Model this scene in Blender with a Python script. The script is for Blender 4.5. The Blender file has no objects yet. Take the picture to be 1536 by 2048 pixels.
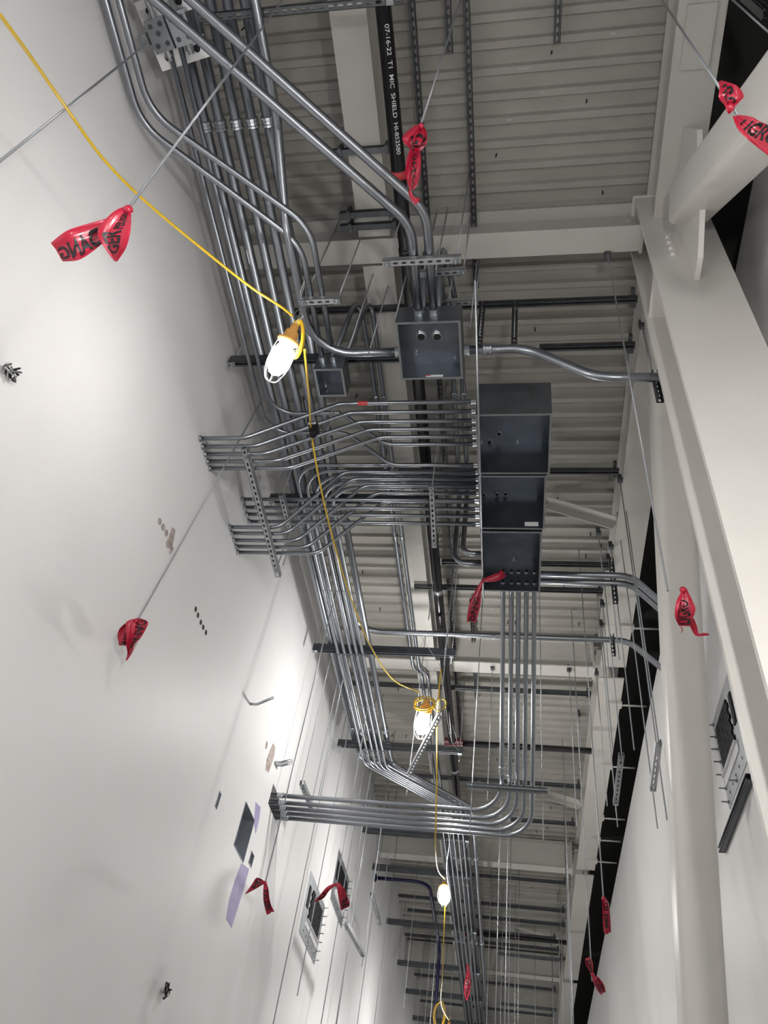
import bpy, bmesh, math, random
from mathutils import Vector, Matrix
random.seed(7)
S = bpy.context.scene
COL = S.collection

# ---------------------------------------------------------------- camera / world / exposure
EYE = Vector((0, 0, 1.65))            # eye height above the floor; all coordinates below are relative to the eye
F = 1563.7
RM = Matrix(((0.98500912, 0.00795078, -0.17231895),
             (0.10906476, 0.74523598, 0.6578208),
             (0.13364847, -0.66675341, 0.73319709)))   # camera axes (right, down, forward) -> world
cam = bpy.data.cameras.new('camera')
cam.sensor_fit = 'AUTO'; cam.sensor_width = 36.0; cam.lens = F * 36.0 / 2048.0
cam.clip_start = 0.05; cam.clip_end = 200
co = bpy.data.objects.new('camera', cam); COL.objects.link(co)
m = Matrix.Identity(4)
for i in range(3):
    m[i][0] = RM[i][0]; m[i][1] = -RM[i][1]; m[i][2] = -RM[i][2]; m[i][3] = EYE[i]
co.matrix_world = m
S.camera = co
w = bpy.data.worlds.new('world'); S.world = w; w.use_nodes = True
w.node_tree.nodes['Background'].inputs[0].default_value = (0.75, 0.80, 0.9, 1)
w.node_tree.nodes['Background'].inputs[1].default_value = 0.10
S.view_settings.view_transform = 'Standard'; S.view_settings.look = 'None'
S.view_settings.gamma = 1.0; S.view_settings.use_curve_mapping = False
S.view_settings.exposure = 1.18
LAMP = 160.0                          # emission strength of the temporary lamps

def ray(u, v):
    return RM @ Vector((u - 768.0, v - 1024.0, F))
def aX(u, v, x): r = ray(u, v); return r * (x / r.x)
def aY(u, v, y): r = ray(u, v); return r * (y / r.y)
def aZ(u, v, z): r = ray(u, v); return r * (z / r.z)
def aD(u, v, d): return ray(u, v) * (d / F)
RT = RM.transposed()
def pix(p):
    c = RT @ p
    return (768 + F * c.x / c.z, 1024 + F * c.y / c.z)
def zdown(x, y, v):                   # height at which the vertical line (x, y) reaches image row v
    lo, hi = -1.2, 5.6
    for _ in range(40):
        mid = (lo + hi) / 2
        if pix(Vector((x, y, mid)))[1] > v: lo = mid
        else: hi = mid
    return (lo + hi) / 2

XW, XR, ZD, ZF = -2.15, 1.40, 5.80, -1.65     # left wall, right wall, deck underside, floor

# ---------------------------------------------------------------- materials
MATS = {}
def mat(name, col, rough=.5, metal=0., var=.0, scale=8., bump=0., bscale=60., emit=0., coat=0., trans=0., stretch=None, rvar=0., spec=.5):
    if name in MATS: return MATS[name]
    M = bpy.data.materials.new(name); M.use_nodes = True
    nt = M.node_tree; b = nt.nodes['Principled BSDF']
    b.inputs['Base Color'].default_value = (*col, 1)
    b.inputs['Roughness'].default_value = rough
    b.inputs['Metallic'].default_value = metal
    b.inputs['Specular IOR Level'].default_value = spec
    if coat: b.inputs['Coat Weight'].default_value = coat
    if trans: b.inputs['Transmission Weight'].default_value = trans
    if emit:
        b.inputs['Emission Color'].default_value = (*col, 1); b.inputs['Emission Strength'].default_value = emit
    if var or bump or rvar:
        tc = nt.nodes.new('ShaderNodeTexCoord')
        mp = nt.nodes.new('ShaderNodeMapping'); nt.links.new(tc.outputs['Object'], mp.inputs[0])
        if stretch: mp.inputs['Scale'].default_value = stretch
        n = nt.nodes.new('ShaderNodeTexNoise'); n.inputs['Scale'].default_value = scale; n.inputs['Detail'].default_value = 4
        nt.links.new(mp.outputs[0], n.inputs['Vector'])
        if var:
            r = nt.nodes.new('ShaderNodeValToRGB')
            r.color_ramp.elements[0].position = .3; r.color_ramp.elements[1].position = .7
            r.color_ramp.elements[0].color = tuple(c * (1 - var) for c in col) + (1,)
            r.color_ramp.elements[1].color = tuple(min(1, c * (1 + var)) for c in col) + (1,)
            nt.links.new(n.outputs[0], r.inputs[0]); nt.links.new(r.outputs[0], b.inputs['Base Color'])
        if rvar:
            mr = nt.nodes.new('ShaderNodeMapRange'); mr.inputs[3].default_value = rough - rvar; mr.inputs[4].default_value = rough + rvar
            nt.links.new(n.outputs[0], mr.inputs[0]); nt.links.new(mr.outputs[0], b.inputs['Roughness'])
        if bump:
            n2 = nt.nodes.new('ShaderNodeTexNoise'); n2.inputs['Scale'].default_value = bscale; n2.inputs['Detail'].default_value = 3
            nt.links.new(mp.outputs[0], n2.inputs['Vector'])
            bp = nt.nodes.new('ShaderNodeBump'); bp.inputs['Strength'].default_value = bump; bp.inputs['Distance'].default_value = .004
            nt.links.new(n2.outputs[0], bp.inputs['Height']); nt.links.new(bp.outputs[0], b.inputs['Normal'])
    MATS[name] = M
    return M
def rod_mat():
    M = mat('zinc_threaded_rod', (.50, .53, .56), .38, .95)
    nt = M.node_tree; b = nt.nodes['Principled BSDF']
    tc = nt.nodes.new('ShaderNodeTexCoord'); wv = nt.nodes.new('ShaderNodeTexWave')
    wv.bands_direction = 'Z'; wv.inputs['Scale'].default_value = 90
    nt.links.new(tc.outputs['Object'], wv.inputs[0])
    bp = nt.nodes.new('ShaderNodeBump'); bp.inputs['Strength'].default_value = .6; bp.inputs['Distance'].default_value = .002
    nt.links.new(wv.outputs[0], bp.inputs['Height']); nt.links.new(bp.outputs[0], b.inputs['Normal'])
    return M
M_WALL = mat('white_wall_panel', (.74, .735, .735), .5, 0, .02, 1.5, .05, 30, spec=.3)
M_WALLR = mat('white_wall_panel_right', (.74, .73, .72), .45, 0, .02, 1.5, .05, 30)
M_DARKWALL = mat('dark_recess_shaded', (.035, .035, .032), .8, 0, .1, 2)  # dark recess above the right wall; beam shadow put into its colour
M_FLOOR = mat('grey_concrete', (.50, .49, .47), .6, 0, .15, 2)
M_DECK = mat('primed_deck', (.42, .405, .37), .5, 0, .07, 3, stretch=(1, 3, 3))
M_STEEL = mat('cream_steel_shaded', (.55, .535, .50), .42, 0, .03, 2.5, .04, 40)  # cream steel darkened: shade of the conduits put into the beam colour
M_STEEL_LIT = mat('cream_steel_lit', (.74, .72, .68), .42, 0, .03, 2.5, .04, 40)  # lighter copy of the cream steel; brighter light put into the colour
M_GALV = mat('galvanised_conduit', (.30, .32, .35), .34, 1, .04, 3)
M_GALV2 = mat('galvanised_fitting', (.42, .445, .47), .32, 1, .06, 20)
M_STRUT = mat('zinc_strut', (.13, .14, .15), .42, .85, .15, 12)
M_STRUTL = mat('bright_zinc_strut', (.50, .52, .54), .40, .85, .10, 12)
M_BOX = mat('galvanised_sheet', (.20, .22, .25), .38, .92, .16, 7, rvar=.08)
M_ROD = rod_mat()
M_BLACK = mat('black_enamel_pipe', (.008, .008, .009), .22, 0)
M_DARK = mat('dark_hole', (.01, .01, .011), .8)
M_RUB = mat('black_rubber', (.008, .008, .009), .6, 0, .2, 40, spec=.2)
M_RED = mat('red_barricade_tape', (.40, .010, .036), .32, 0, .15, 18, .15, 40, coat=.25)
M_INK = mat('black_print', (.012, .01, .012), .4)
M_WHITEINK = mat('white_print', (.75, .75, .75), .5)
M_YEL = mat('yellow_cord', (.62, .40, .02), .35)
M_ORG = mat('orange_socket', (.75, .38, .10), .4)
M_LAMP = mat('lamp_glow', (1., .985, .96), .4, emit=LAMP)
M_LAMP2 = mat('work_lamp_glow', (1., .98, .955), .4, emit=LAMP * .50)
M_LAMP_FILL = mat('fill_lamp_glow', (1., .98, .955), .4, emit=LAMP * 2.25)  # only for the added fill lamp
M_LAMP3 = mat('lamp_glow_small', (1., .985, .97), .4, emit=LAMP * .46)
M_CAGE = mat('clear_plastic_guard', (.9, .9, .88), .15, 0, trans=.8)
M_WIRE = mat('tie_wire', (.62, .62, .60), .3, .9)
M_PURP = mat('lavender_sealant', (.33, .30, .50), .6, 0, .12, 9)
M_GREYP = mat('grey_putty', (.36, .30, .28), .8, 0, .4, 30)
M_BLUE = mat('dark_blue_pipe', (.004, .004, .045), .4)
M_STK = mat('white_sticker', (.80, .80, .80), .5)
M_STKR = mat('red_sticker', (.55, .05, .06), .5)
M_SLV = mat('grey_primed_sleeve', (.26, .28, .32), .5, .1, .15, 6)
M_SS = mat('bright_stainless', (.80, .80, .81), .35, .45, .05, 10)

# ---------------------------------------------------------------- mesh builder
class MB:
    def __init__(s): s.v = []; s.f = []; s.sm = []
    def add(s, vs, fs, smooth=False):
        o = len(s.v); s.v += [Vector(q) for q in vs]
        for f in fs: s.f.append([o + i for i in f]); s.sm.append(smooth)
        return s
    def box(s, a, b):
        x0, y0, z0 = a; x1, y1, z1 = b
        vs = [(x, y, z) for x in (x0, x1) for y in (y0, y1) for z in (z0, z1)]
        return s.add(vs, [(0, 1, 3, 2), (4, 6, 7, 5), (0, 4, 5, 1), (2, 3, 7, 6), (0, 2, 6, 4), (1, 5, 7, 3)])
    def obox(s, c, ax, ay, az):
        c = Vector(c); vs = [c + ax * i + ay * j + az * k for i in (-1, 1) for j in (-1, 1) for k in (-1, 1)]
        return s.add(vs, [(0, 1, 3, 2), (4, 6, 7, 5), (0, 4, 5, 1), (2, 3, 7, 6), (0, 2, 6, 4), (1, 5, 7, 3)])
    def prism(s, poly, d):            # polygon (list of points) extruded by vector d
        n = len(poly); p = [Vector(q) for q in poly]; d = Vector(d)
        return s.add(p + [q + d for q in p], [tuple(range(n))[::-1], tuple(range(n, 2 * n))] + [(i, (i + 1) % n, n + (i + 1) % n, n + i) for i in range(n)])
    def tube(s, pts, r, seg=10, cap=True, radii=None):
        pts = [Vector(q) for q in pts]; n = len(pts)
        t = [(pts[min(i + 1, n - 1)] - pts[max(i - 1, 0)]).normalized() for i in range(n)]
        a = Vector((0, 0, 1)) if abs(t[0].z) < .9 else Vector((1, 0, 0))
        u = (a - t[0] * a.dot(t[0])).normalized(); vs = []
        for i in range(n):
            u = (u - t[i] * u.dot(t[i])).normalized(); b = t[i].cross(u)
            rr = radii[i] if radii else r
            for k in range(seg):
                an = 2 * math.pi * k / seg
                vs.append(pts[i] + (u * math.cos(an) + b * math.sin(an)) * rr)
        fs = [(i * seg + k, i * seg + (k + 1) % seg, (i + 1) * seg + (k + 1) % seg, (i + 1) * seg + k) for i in range(n - 1) for k in range(seg)]
        s.add(vs, fs, True)
        if cap:
            o = len(s.v) - n * seg
            s.f.append([o + k for k in range(seg)][::-1]); s.sm.append(False)
            s.f.append([o + (n - 1) * seg + k for k in range(seg)]); s.sm.append(False)
        return s
    def lathe(s, c, axis, prof, seg=12, smooth=False):   # prof: (distance along axis, radius)
        axis = Vector(axis).normalized(); c = Vector(c)
        a = Vector((0, 0, 1)) if abs(axis.z) < .9 else Vector((1, 0, 0))
        u = (a - axis * a.dot(axis)).normalized(); b = axis.cross(u); vs = []
        for d, r in prof:
            for k in range(seg):
                an = 2 * math.pi * k / seg
                vs.append(c + axis * d + (u * math.cos(an) + b * math.sin(an)) * r)
        n = len(prof)
        fs = [(i * seg + k, i * seg + (k + 1) % seg, (i + 1) * seg + (k + 1) % seg, (i + 1) * seg + k) for i in range(n - 1) for k in range(seg)]
        fs += [tuple(range(seg))[::-1], tuple(range((n - 1) * seg, n * seg))]
        return s.add(vs, fs, smooth)
def link(name, me, material, parent, base):
    me.materials.append(material)
    o = bpy.data.objects.new(name, me); COL.objects.link(o)
    if parent is not None: o.parent = parent
    else: o.location = base + EYE
    return o
def obj(name, mb, material, parent=None, base=None):
    if parent is not None:
        base = Vector(parent['_b'])
    elif base is None:
        n = len(mb.v); base = sum(mb.v, Vector()) / n; base.z = min(q.z for q in mb.v)
    me = bpy.data.meshes.new(name)
    me.from_pydata([tuple(q - base) for q in mb.v], [], mb.f)
    me.polygons.foreach_set('use_smooth', mb.sm)
    bm = bmesh.new(); bm.from_mesh(me); bmesh.ops.recalc_face_normals(bm, faces=bm.faces[:]); bm.to_mesh(me); bm.free()
    o = link(name, me, material, parent, base); o['_b'] = tuple(base)
    return o
def empty(name, base):
    o = bpy.data.objects.new(name, None); COL.objects.link(o); o.location = Vector(base) + EYE
    o.empty_display_size = .1; o['_b'] = tuple(base)
    return o
def lab(o, label, cat, group=None):
    o['label'] = label; o['category'] = cat
    if group: o['group'] = group
    return o
def struct(o):
    o['kind'] = 'structure'; return o
def fillet(pts, rad, n=6):
    pts = [Vector(p) for p in pts]; out = [pts[0]]
    for i in range(1, len(pts) - 1):
        p, q, r = pts[i - 1], pts[i], pts[i + 1]
        a = (p - q); b = (r - q); la, lb = a.length, b.length
        a.normalize(); b.normalize()
        ang = a.angle(b)
        if ang > 3.10: out.append(q); continue
        d = min(rad / math.tan(ang / 2), la * .48, lb * .48); rr = d * math.tan(ang / 2)
        bis = (a + b).normalized(); c = q + bis * (rr / math.sin(ang / 2))
        s0 = (q + a * d) - c; s1 = (q + b * d) - c
        for k in range(n + 1): 
            t = k / n; out.append(c + s0.normalized().slerp(s1.normalized(), t) * rr if s0.angle(s1) > 1e-4 else c + s0)
    out.append(pts[-1]); return out
def catmull(pts, n=6):
    pts = [Vector(p) for p in pts]; P = [pts[0] * 2 - pts[1]] + pts + [pts[-1] * 2 - pts[-2]]; out = []
    for i in range(1, len(P) - 2):
        for k in range(n):
            t = k / n; a, b, c, d = P[i - 1], P[i], P[i + 1], P[i + 2]
            out.append(.5 * ((2 * b) + (c - a) * t + (2 * a - 5 * b + 4 * c - d) * t * t + (3 * b - a - 3 * c + d) * t ** 3))
    out.append(pts[-1]); return out
ORD = ['first', 'second', 'third', 'fourth', 'fifth', 'sixth', 'seventh', 'eighth', 'ninth', 'tenth', 'eleventh', 'twelfth', 'thirteenth', 'fourteenth', 'fifteenth', 'sixteenth', 'seventeenth', 'eighteenth', 'nineteenth', 'twentieth']

# ---------------------------------------------------------------- the room shell
def rect_wall(name, x, y0, y1, z0, z1, holes, depth, material):
    ys = sorted({y0, y1, *[h[0] for h in holes], *[h[1] for h in holes]})
    zs = sorted({z0, z1, *[h[2] for h in holes], *[h[3] for h in holes]})
    mb = MB()
    inh = lambda a, b: any(h[0] < a < h[1] and h[2] < b < h[3] for h in holes)
    for i in range(len(ys) - 1):
        for j in range(len(zs) - 1):
            if inh((ys[i] + ys[i + 1]) / 2, (zs[j] + zs[j + 1]) / 2): continue
            mb.add([(x, ys[i], zs[j]), (x, ys[i + 1], zs[j]), (x, ys[i + 1], zs[j + 1]), (x, ys[i], zs[j + 1])], [(0, 1, 2, 3)])
    xx = x + depth
    for a, b, c, d in holes:
        for p, q in (((a, c), (b, c)), ((b, c), (b, d)), ((b, d), (a, d)), ((a, d), (a, c))):
            mb.add([(x, *p), (x, *q), (xx, *q), (xx, *p)], [(0, 1, 2, 3)])
    mb.add([(xx, y0, z0), (xx, y1, z0), (xx, y1, z1), (xx, y0, z1)], [(0, 1, 2, 3)])
    return struct(obj(name, mb, material))
def hole_rect(a, b, X):               # two opposite corners in the image -> y0, y1, z0, z1 on the wall
    p, q = aX(*a, X), aX(*b, X)
    return (min(p.y, q.y), max(p.y, q.y), min(p.z, q.z), max(p.z, q.z))
H_MAIN = hole_rect((491.7, 1602.7), (486, 1726), XW)
H_S1 = hole_rect((439, 1582), (433, 1619), XW)
H_S2 = hole_rect((503, 1701), (502, 1736), XW)
H_FIVE = (6.27, 6.70, 3.17, 3.36)
WL = rect_wall('wall_left', XW, -4, 24, ZF, 6.0, [H_MAIN, H_S1, H_S2, H_FIVE], -.16, M_WALL)
# shallow vertical panel joints of the left wall
for y in (8.9, 10.9, 12.9, 15.2, 18.0):
    obj('panel_joint', MB().box((XW - .002, y - .003, ZF), (XW + .0012, y + .003, 5.8)), M_WALLR, WL)
WRT = rect_wall('wall_right', XR, -4, 24, ZF, 5.22, [], .16, M_WALLR)
struct(obj('trim_1', MB().box((XR + .18, -4, 4.6), (XR + .30, 24, 6.0)), M_DARKWALL))
struct(obj('trim_2', MB().box((XR + .02, -4, 5.22), (XR + .18, 24, 5.26)), M_DARKWALL))
struct(obj('trim_3', MB().box((1.10, -4, ZD), (XR + .30, 24, ZD + .05)), M_DARKWALL))
struct(obj('floor', MB().box((-4, -5, ZF - .1), (3, 24, ZF)), M_FLOOR))
struct(obj('wall_far', MB().box((-2.4, 24, ZF), (1.7, 24.1, 6.0)), M_WALLR))

# ceiling: corrugated deck, one object per sheet of six ribs
CE = struct(empty('ceiling', (0, 9, ZD)))
PITCH = .1524
DY0 = 1.031 * ZD / 5.86 - 12 * PITCH   # a rib edge measured in view
def deck_sheet(y0, n):
    prof = []
    for i in range(n):
        a = y0 + i * PITCH
        prof += [(a, 0), (a + .012, .038), (a + .098, .038), (a + .110, 0)]
    prof.append((y0 + n * PITCH, 0))
    mb = MB()
    for (a, za), (b, zb) in zip(prof, prof[1:]):
        mb.add([(XW - .1, a, ZD + za), (1.10, a, ZD + za), (1.10, b, ZD + zb), (XW - .1, b, ZD + zb)], [(0, 1, 2, 3)])
    return mb
nsheet = 26
for i in range(nsheet):
    obj('deck_sheet', deck_sheet(DY0 + i * 6 * PITCH, 6), M_DECK, CE)
# screw tips poking through the deck and small weld marks
mb = MB(); mw = MB()
for i in range(230):
    y = random.uniform(.4, 14); k = math.floor((y - DY0) / PITCH)
    yb = DY0 + k * PITCH; x = random.uniform(-1.9, .8)
    if i % 2: mb.tube([(x, yb + .05, ZD + .038), (x + random.uniform(-.006, .006), yb + .056, ZD - .012)], .005, 5)
    else: mw.box((x, yb + .122, ZD - .003), (x + .035, yb + .134, ZD + .002))
o = obj('screw_tips', mb, M_DARK, CE); o['kind'] = 'stuff'; o['label'] = 'black screw tips poking through the deck'
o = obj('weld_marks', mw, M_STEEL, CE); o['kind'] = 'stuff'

# ---------------------------------------------------------------- painted structural steel
def ibeam(name, axis, a, b, c, zb, zt, fw, ft, wt, label, cope=0):   # axis 'X'/'Y', runs a..b at the cross coordinate c
    r = empty(name, (c if axis == 'Y' else (a + b) / 2, (a + b) / 2 if axis == 'Y' else c, zb))
    def bar(nm, lo, hi, z0, z1, s=0):
        p = (c + lo, a + s, z0) if axis == 'Y' else (a + s, c + lo, z0)
        q = (c + hi, b - s, z1) if axis == 'Y' else (b - s, c + hi, z1)
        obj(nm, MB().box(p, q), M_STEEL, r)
    bar('bottom_flange', -fw / 2, fw / 2, zb, zb + ft, cope); bar('top_flange', -fw / 2, fw / 2, zt - ft, zt); bar('web', -wt / 2, wt / 2, zb + ft, zt - ft)
    return lab(r, label, 'beam')
ZB = 5.35
def bolt(mbp, c, ax, r=.016, h=.012):
    mbp.lathe(c, ax, [(0, r * 1.25), (.003, r * 1.25), (.003, r), (h, r)], 6)
TBY = [2.29, 7.11, 11.97, 16.6]
names = ['cream steel cross beam bolted to the big column above the black pipe', 'cream steel cross beam above the farther hanging lamp and long cross conduit',
         'cream steel cross beam with deep web behind the bent bundle of conduits', 'cream steel cross beam nearest the bottom edge of the picture']
tbs = []
for y, n in zip(TBY, names):
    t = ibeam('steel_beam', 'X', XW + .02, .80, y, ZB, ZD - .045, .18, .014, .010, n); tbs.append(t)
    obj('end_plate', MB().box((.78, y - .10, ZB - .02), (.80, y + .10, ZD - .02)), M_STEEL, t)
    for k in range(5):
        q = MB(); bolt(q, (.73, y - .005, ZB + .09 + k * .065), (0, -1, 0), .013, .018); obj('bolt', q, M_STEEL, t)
segs = [(-1.2, 2.28), (2.54, 7.0), (7.2, 11.88), (12.06, 16.5), (16.7, 23.5)]
nm = ['near cream edge beam running into the top of the big column', 'cream edge beam carrying grey beam clamps just beyond the big column', 'cream edge beam with white tie rods to the right wall',
      'cream edge beam in the far part of the right side', 'cream edge beam farthest down the right side']
for (a, b), n in zip(segs, nm):
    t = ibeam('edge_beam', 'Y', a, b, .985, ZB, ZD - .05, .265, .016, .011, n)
    if a < 0:
        obj('cover_plate', MB().box((.90, .95, ZB - .02), (1.06, 1.28, ZB)), M_STEEL, t)
segs2 = [(-1.2, 2.18), (2.40, 7.0), (7.22, 11.86), (12.08, 16.5)]
nm = ['cream middle beam beside the black pipe at the top of the picture', 'cream middle beam behind the black pipe beyond the first cross beam', 'cream middle beam over the bright second lamp', 'cream middle beam beyond the deep cross beam']
for (a, b), n in zip(segs2, nm):
    ibeam('middle_beam', 'Y', a, b, -1.035, ZB, ZD - .045, .225, .014, .010, n)
# big column
r = empty('steel_column', (.985, 2.34, ZF))
XC0, XC1, YC0, YC1 = .767, 1.203, 2.155, 2.52
obj('flange', MB().box((XC0, YC0, ZF), (XC1, YC0 + .028, 5.72)), M_STEEL_LIT, r)
obj('flange', MB().box((XC0, YC1 - .028, ZF), (XC1, YC1, 5.72)), M_STEEL_LIT, r)
obj('web', MB().box((.976, YC0 + .028, ZF), (.994, YC1 - .028, 5.72)), M_STEEL_LIT, r)
obj('cap_plate', MB().box((XC0 - .01, YC0 - .01, 5.72), (XC1 + .01, YC1 + .01, 5.745)), M_STEEL_LIT, r)
obj('stiffener', MB().box((XC0 + .01, YC0 + .028, 4.62), (.976, YC1 - .028, 4.64)), M_STEEL_LIT, r)
for k in range(4):
    q = MB(); bolt(q, (.90, YC0, 5.02 - k * .085), (0, -1, 0), .017, .02); obj('bolt', q, M_STEEL_LIT, r)
lab(r, 'large cream painted steel column with wide flanges on the right', 'column')
# diagonal braces (square tube with rounded corners) and their gussets
def hss(name, p, q, wd, rad, label, gussets):
    p, q = Vector(p), Vector(q); d = (q - p).normalized(); ex = Vector((1, 0, 0)); n = d.cross(ex).normalized()
    ex = n.cross(d).normalized(); h = wd / 2 - rad; prof = []
    for cx, cy, a0 in ((h, h, 0), (-h, h, 90), (-h, -h, 180), (h, -h, 270)):
        for k in range(6):
            a = math.radians(a0 + k * 18); prof.append((cx + rad * math.cos(a), cy + rad * math.sin(a)))
    vs = [o + ex * a + n * b for o in (p, q) for a, b in prof]; k = len(prof); mb = MB()
    mb.add(vs, [(i, (i + 1) % k, k + (i + 1) % k, k + i) for i in range(k)], True)
    mb.add(vs[:k], [tuple(range(k))]); mb.add(vs[k:], [tuple(range(k))])
    r = empty(name, p if p.z < q.z else q)
    obj('tube', mb, M_STEEL_LIT, r)
    for nme, g in gussets: 
        for gg in g: obj(nme, gg, M_STEEL_LIT, r)
    return lab(r, label, 'brace')
C0 = Vector((.985, 1.90, 4.92)); dC = Vector((0, -.549, -.836))
def plate(pts, t):                    # polygon in the yz plane centred on x = .985
    return MB().prism([(.985 - t / 2, y, z) for y, z in pts], (t, 0, 0))
gus = plate([(2.155, 5.30), (2.155, 4.42), (2.02, 4.42), (1.70, 4.62), (1.55, 4.80), (1.72, 5.05), (1.95, 5.32)], .03)
gus2 = plate([(1.60, 5.34), (1.95, 5.34), (1.95, 5.02), (1.72, 4.72), (1.50, 4.95)], .03)
hss('diagonal_brace', C0, C0 + dC * 5.5, .24, .035, 'thick cream diagonal tube with tape knot at the top right corner',
    [('gusset_plate', [gus, gus2])])
pB0 = Vector((.985, 2.75, 5.25)); pB1 = Vector((.985, 5.9, -.6))
LB0 = (aX(1297, 880, .865) + aX(1404, 1150, 1.105)) / 2
qa = Vector((.985, 3.95, 4.05)); qb = Vector((.985, 5.16, 2.00))
a_ = aX(1360, 1240, .985); b_ = aX(1405, 2040, .985); dB = (b_ - a_).normalized()
gusB = plate([(2.52, 5.30), (2.52, 4.45), (2.66, 4.40), (2.95, 4.55), (3.15, 4.85), (2.95, 5.32)], .03)
t0 = (2.72 - a_.y) / dB.y
hss('diagonal_brace', a_ + dB * t0, b_ + dB * 2.6, .235, .05, 'cream diagonal tube rising behind the big column to its top', [('gusset_plate', [gusB])])
# flange kickers of the edge beam
for i, (a, b) in enumerate([((1096, 1000), (1232, 1040)), ((1100, 1587), (1160, 1605)), ((1030, 1855), (1120, 1880))]):
    p, q = aZ(*a, 5.74), aZ(*b, 5.38); d = (q - p); l = d.length; d.normalize(); n = d.cross(Vector((0, 1, 0))).normalized(); e = n.cross(d)
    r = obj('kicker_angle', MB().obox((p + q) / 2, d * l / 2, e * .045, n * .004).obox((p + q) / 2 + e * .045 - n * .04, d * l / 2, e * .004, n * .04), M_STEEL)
    lab(r, ['cream kicker angle beside the stacked grey boxes', 'cream kicker angle above the five bent conduits', 'cream kicker angle far down the corridor near the beam end'][i], 'kicker')
# white ties from the edge beam to the right wall
for i, (u, v) in enumerate([(1257, 1253), (1236, 1407), (1217, 1530), (1199, 1633), (1194, 1677), (1190, 1720)]):
    p = aZ(u, v, ZB); q = Vector((XR, p.y, ZB - .02)); p = Vector((1.05, p.y, ZB - .02))
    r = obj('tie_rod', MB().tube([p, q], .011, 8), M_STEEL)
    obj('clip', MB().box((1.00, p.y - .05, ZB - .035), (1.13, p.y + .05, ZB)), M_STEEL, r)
    lab(r, ORD[i] + ' white tie from the camera, between edge beam and right wall', 'tie', 'white ties on the right')

# ---------------------------------------------------------------- strut channel, rods, conduit builders
SW = .0413
def strut_mesh(p, q, op, slots=True):
    p, q = Vector(p), Vector(q); t = (q - p); L = t.length; t.normalize()
    op = Vector(op); op = (op - t * op.dot(t)).normalized(); s = t.cross(op); h = SW / 2; th = .0026; mb = MB()
    P = lambda a, b, c: p + t * a + s * b + op * c
    for sg in (-1, 1):                 # side + lip
        mb.obox(P(L / 2, sg * (h - th / 2), 0), t * L / 2, s * th / 2, op * h)
        mb.obox(P(L / 2, sg * (h - .005), h - th / 2), t * L / 2, s * .005, op * th / 2)
        mb.obox(P(L / 2, sg * (h - .0095), h - .004), t * L / 2, s * th / 2, op * .004)
    if not slots:
        mb.obox(P(L / 2, 0, -h + th / 2), t * L / 2, s * h, op * th / 2); return mb
    n = max(1, round(L / .0508)); pt = L / n; sl, sw = .0145, .0072
    ho = [(-sl, -sw * .55), (-sl * .6, -sw), (0, -sw), (sl * .6, -sw), (sl, -sw * .55), (sl, sw * .55), (sl * .6, sw), (0, sw), (-sl * .6, sw), (-sl, sw * .55)]
    for i in range(n):
        c = (i + .5) * pt; a = pt / 2
        ou = [(-a, -h), (-a * .5, -h), (0, -h), (a * .5, -h), (a, -h), (a, h), (a * .5, h), (0, h), (-a * .5, h), (-a, h)]
        vs = []
        for z in (-h, -h + th): vs += [P(c + x, y, z) for x, y in ou] + [P(c + x, y, z) for x, y in ho]
        fs = []
        for k in range(10):
            k2 = (k + 1) % 10
            fs += [(k, k2, 10 + k2, 10 + k), (20 + k, 30 + k, 30 + k2, 20 + k2), (10 + k, 10 + k2, 30 + k2, 30 + k)]
        mb.add(vs, fs)
    return mb
def nutset(c, ax, parent, washer=True):
    q = MB(); ax = Vector(ax)
    if washer:
        a = Vector((1, 0, 0)) if abs(ax.x) < .9 else Vector((0, 1, 0)); b = ax.cross(a)
        q.obox(Vector(c), a * .019, b * .019, ax * .002)
    q.lathe(Vector(c) + ax * .002, ax, [(0, .0095), (.009, .0095)], 6)
    obj('nut', q, M_GALV2, parent)
def strut(p, q, op, label, slots=True, nuts=(), group=None, material=None):
    o = obj('strut_channel', strut_mesh(p, q, op, slots), material or M_STRUT)
    for c in nuts: nutset(c, (0, 0, -1), o)
    return lab(o, label, 'strut', group)
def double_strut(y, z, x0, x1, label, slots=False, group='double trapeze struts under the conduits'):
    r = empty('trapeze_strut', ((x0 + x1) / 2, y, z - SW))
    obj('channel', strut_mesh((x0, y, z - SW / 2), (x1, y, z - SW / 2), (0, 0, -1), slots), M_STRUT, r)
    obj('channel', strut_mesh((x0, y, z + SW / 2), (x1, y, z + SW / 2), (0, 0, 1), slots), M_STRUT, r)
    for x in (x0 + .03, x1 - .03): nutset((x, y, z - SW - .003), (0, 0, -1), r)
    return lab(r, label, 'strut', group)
def rod(p, q, label, r=.0048, clamp=False, group=None):
    p, q = Vector(p), Vector(q)        # q is the upper end
    o = obj('threaded_rod', MB().tube([p, q], r, 7), M_ROD)
    if clamp:
        c = MB(); c.box((q.x - .022, q.y - .02, q.z - .03), (q.x + .022, q.y + .02, q.z + .004))
        c.box((q.x - .022, q.y - .02, q.z), (q.x + .012, q.y + .02, q.z + .045)); obj('beam_clamp', c, M_STRUT, o)
        nutset(q - Vector((0, 0, .03)), (0, 0, -1), o, False)
    return lab(o, label, 'rod', group)
def coupling(c, d, r, parent, name='coupling'):
    q = MB(); d = Vector(d).normalized(); k = r
    q.lathe(Vector(c) - d * .030, d, [(0, k * 1.18), (.004, k * 1.34), (.016, k * 1.34), (.018, k * 1.14), (.024, k * 1.14), (.025, k * 1.22), (.035, k * 1.22), (.036, k * 1.14), (.042, k * 1.14), (.044, k * 1.34), (.056, k * 1.34), (.060, k * 1.18)], 12)
    return obj(name, q, M_GALV2, parent)
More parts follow.
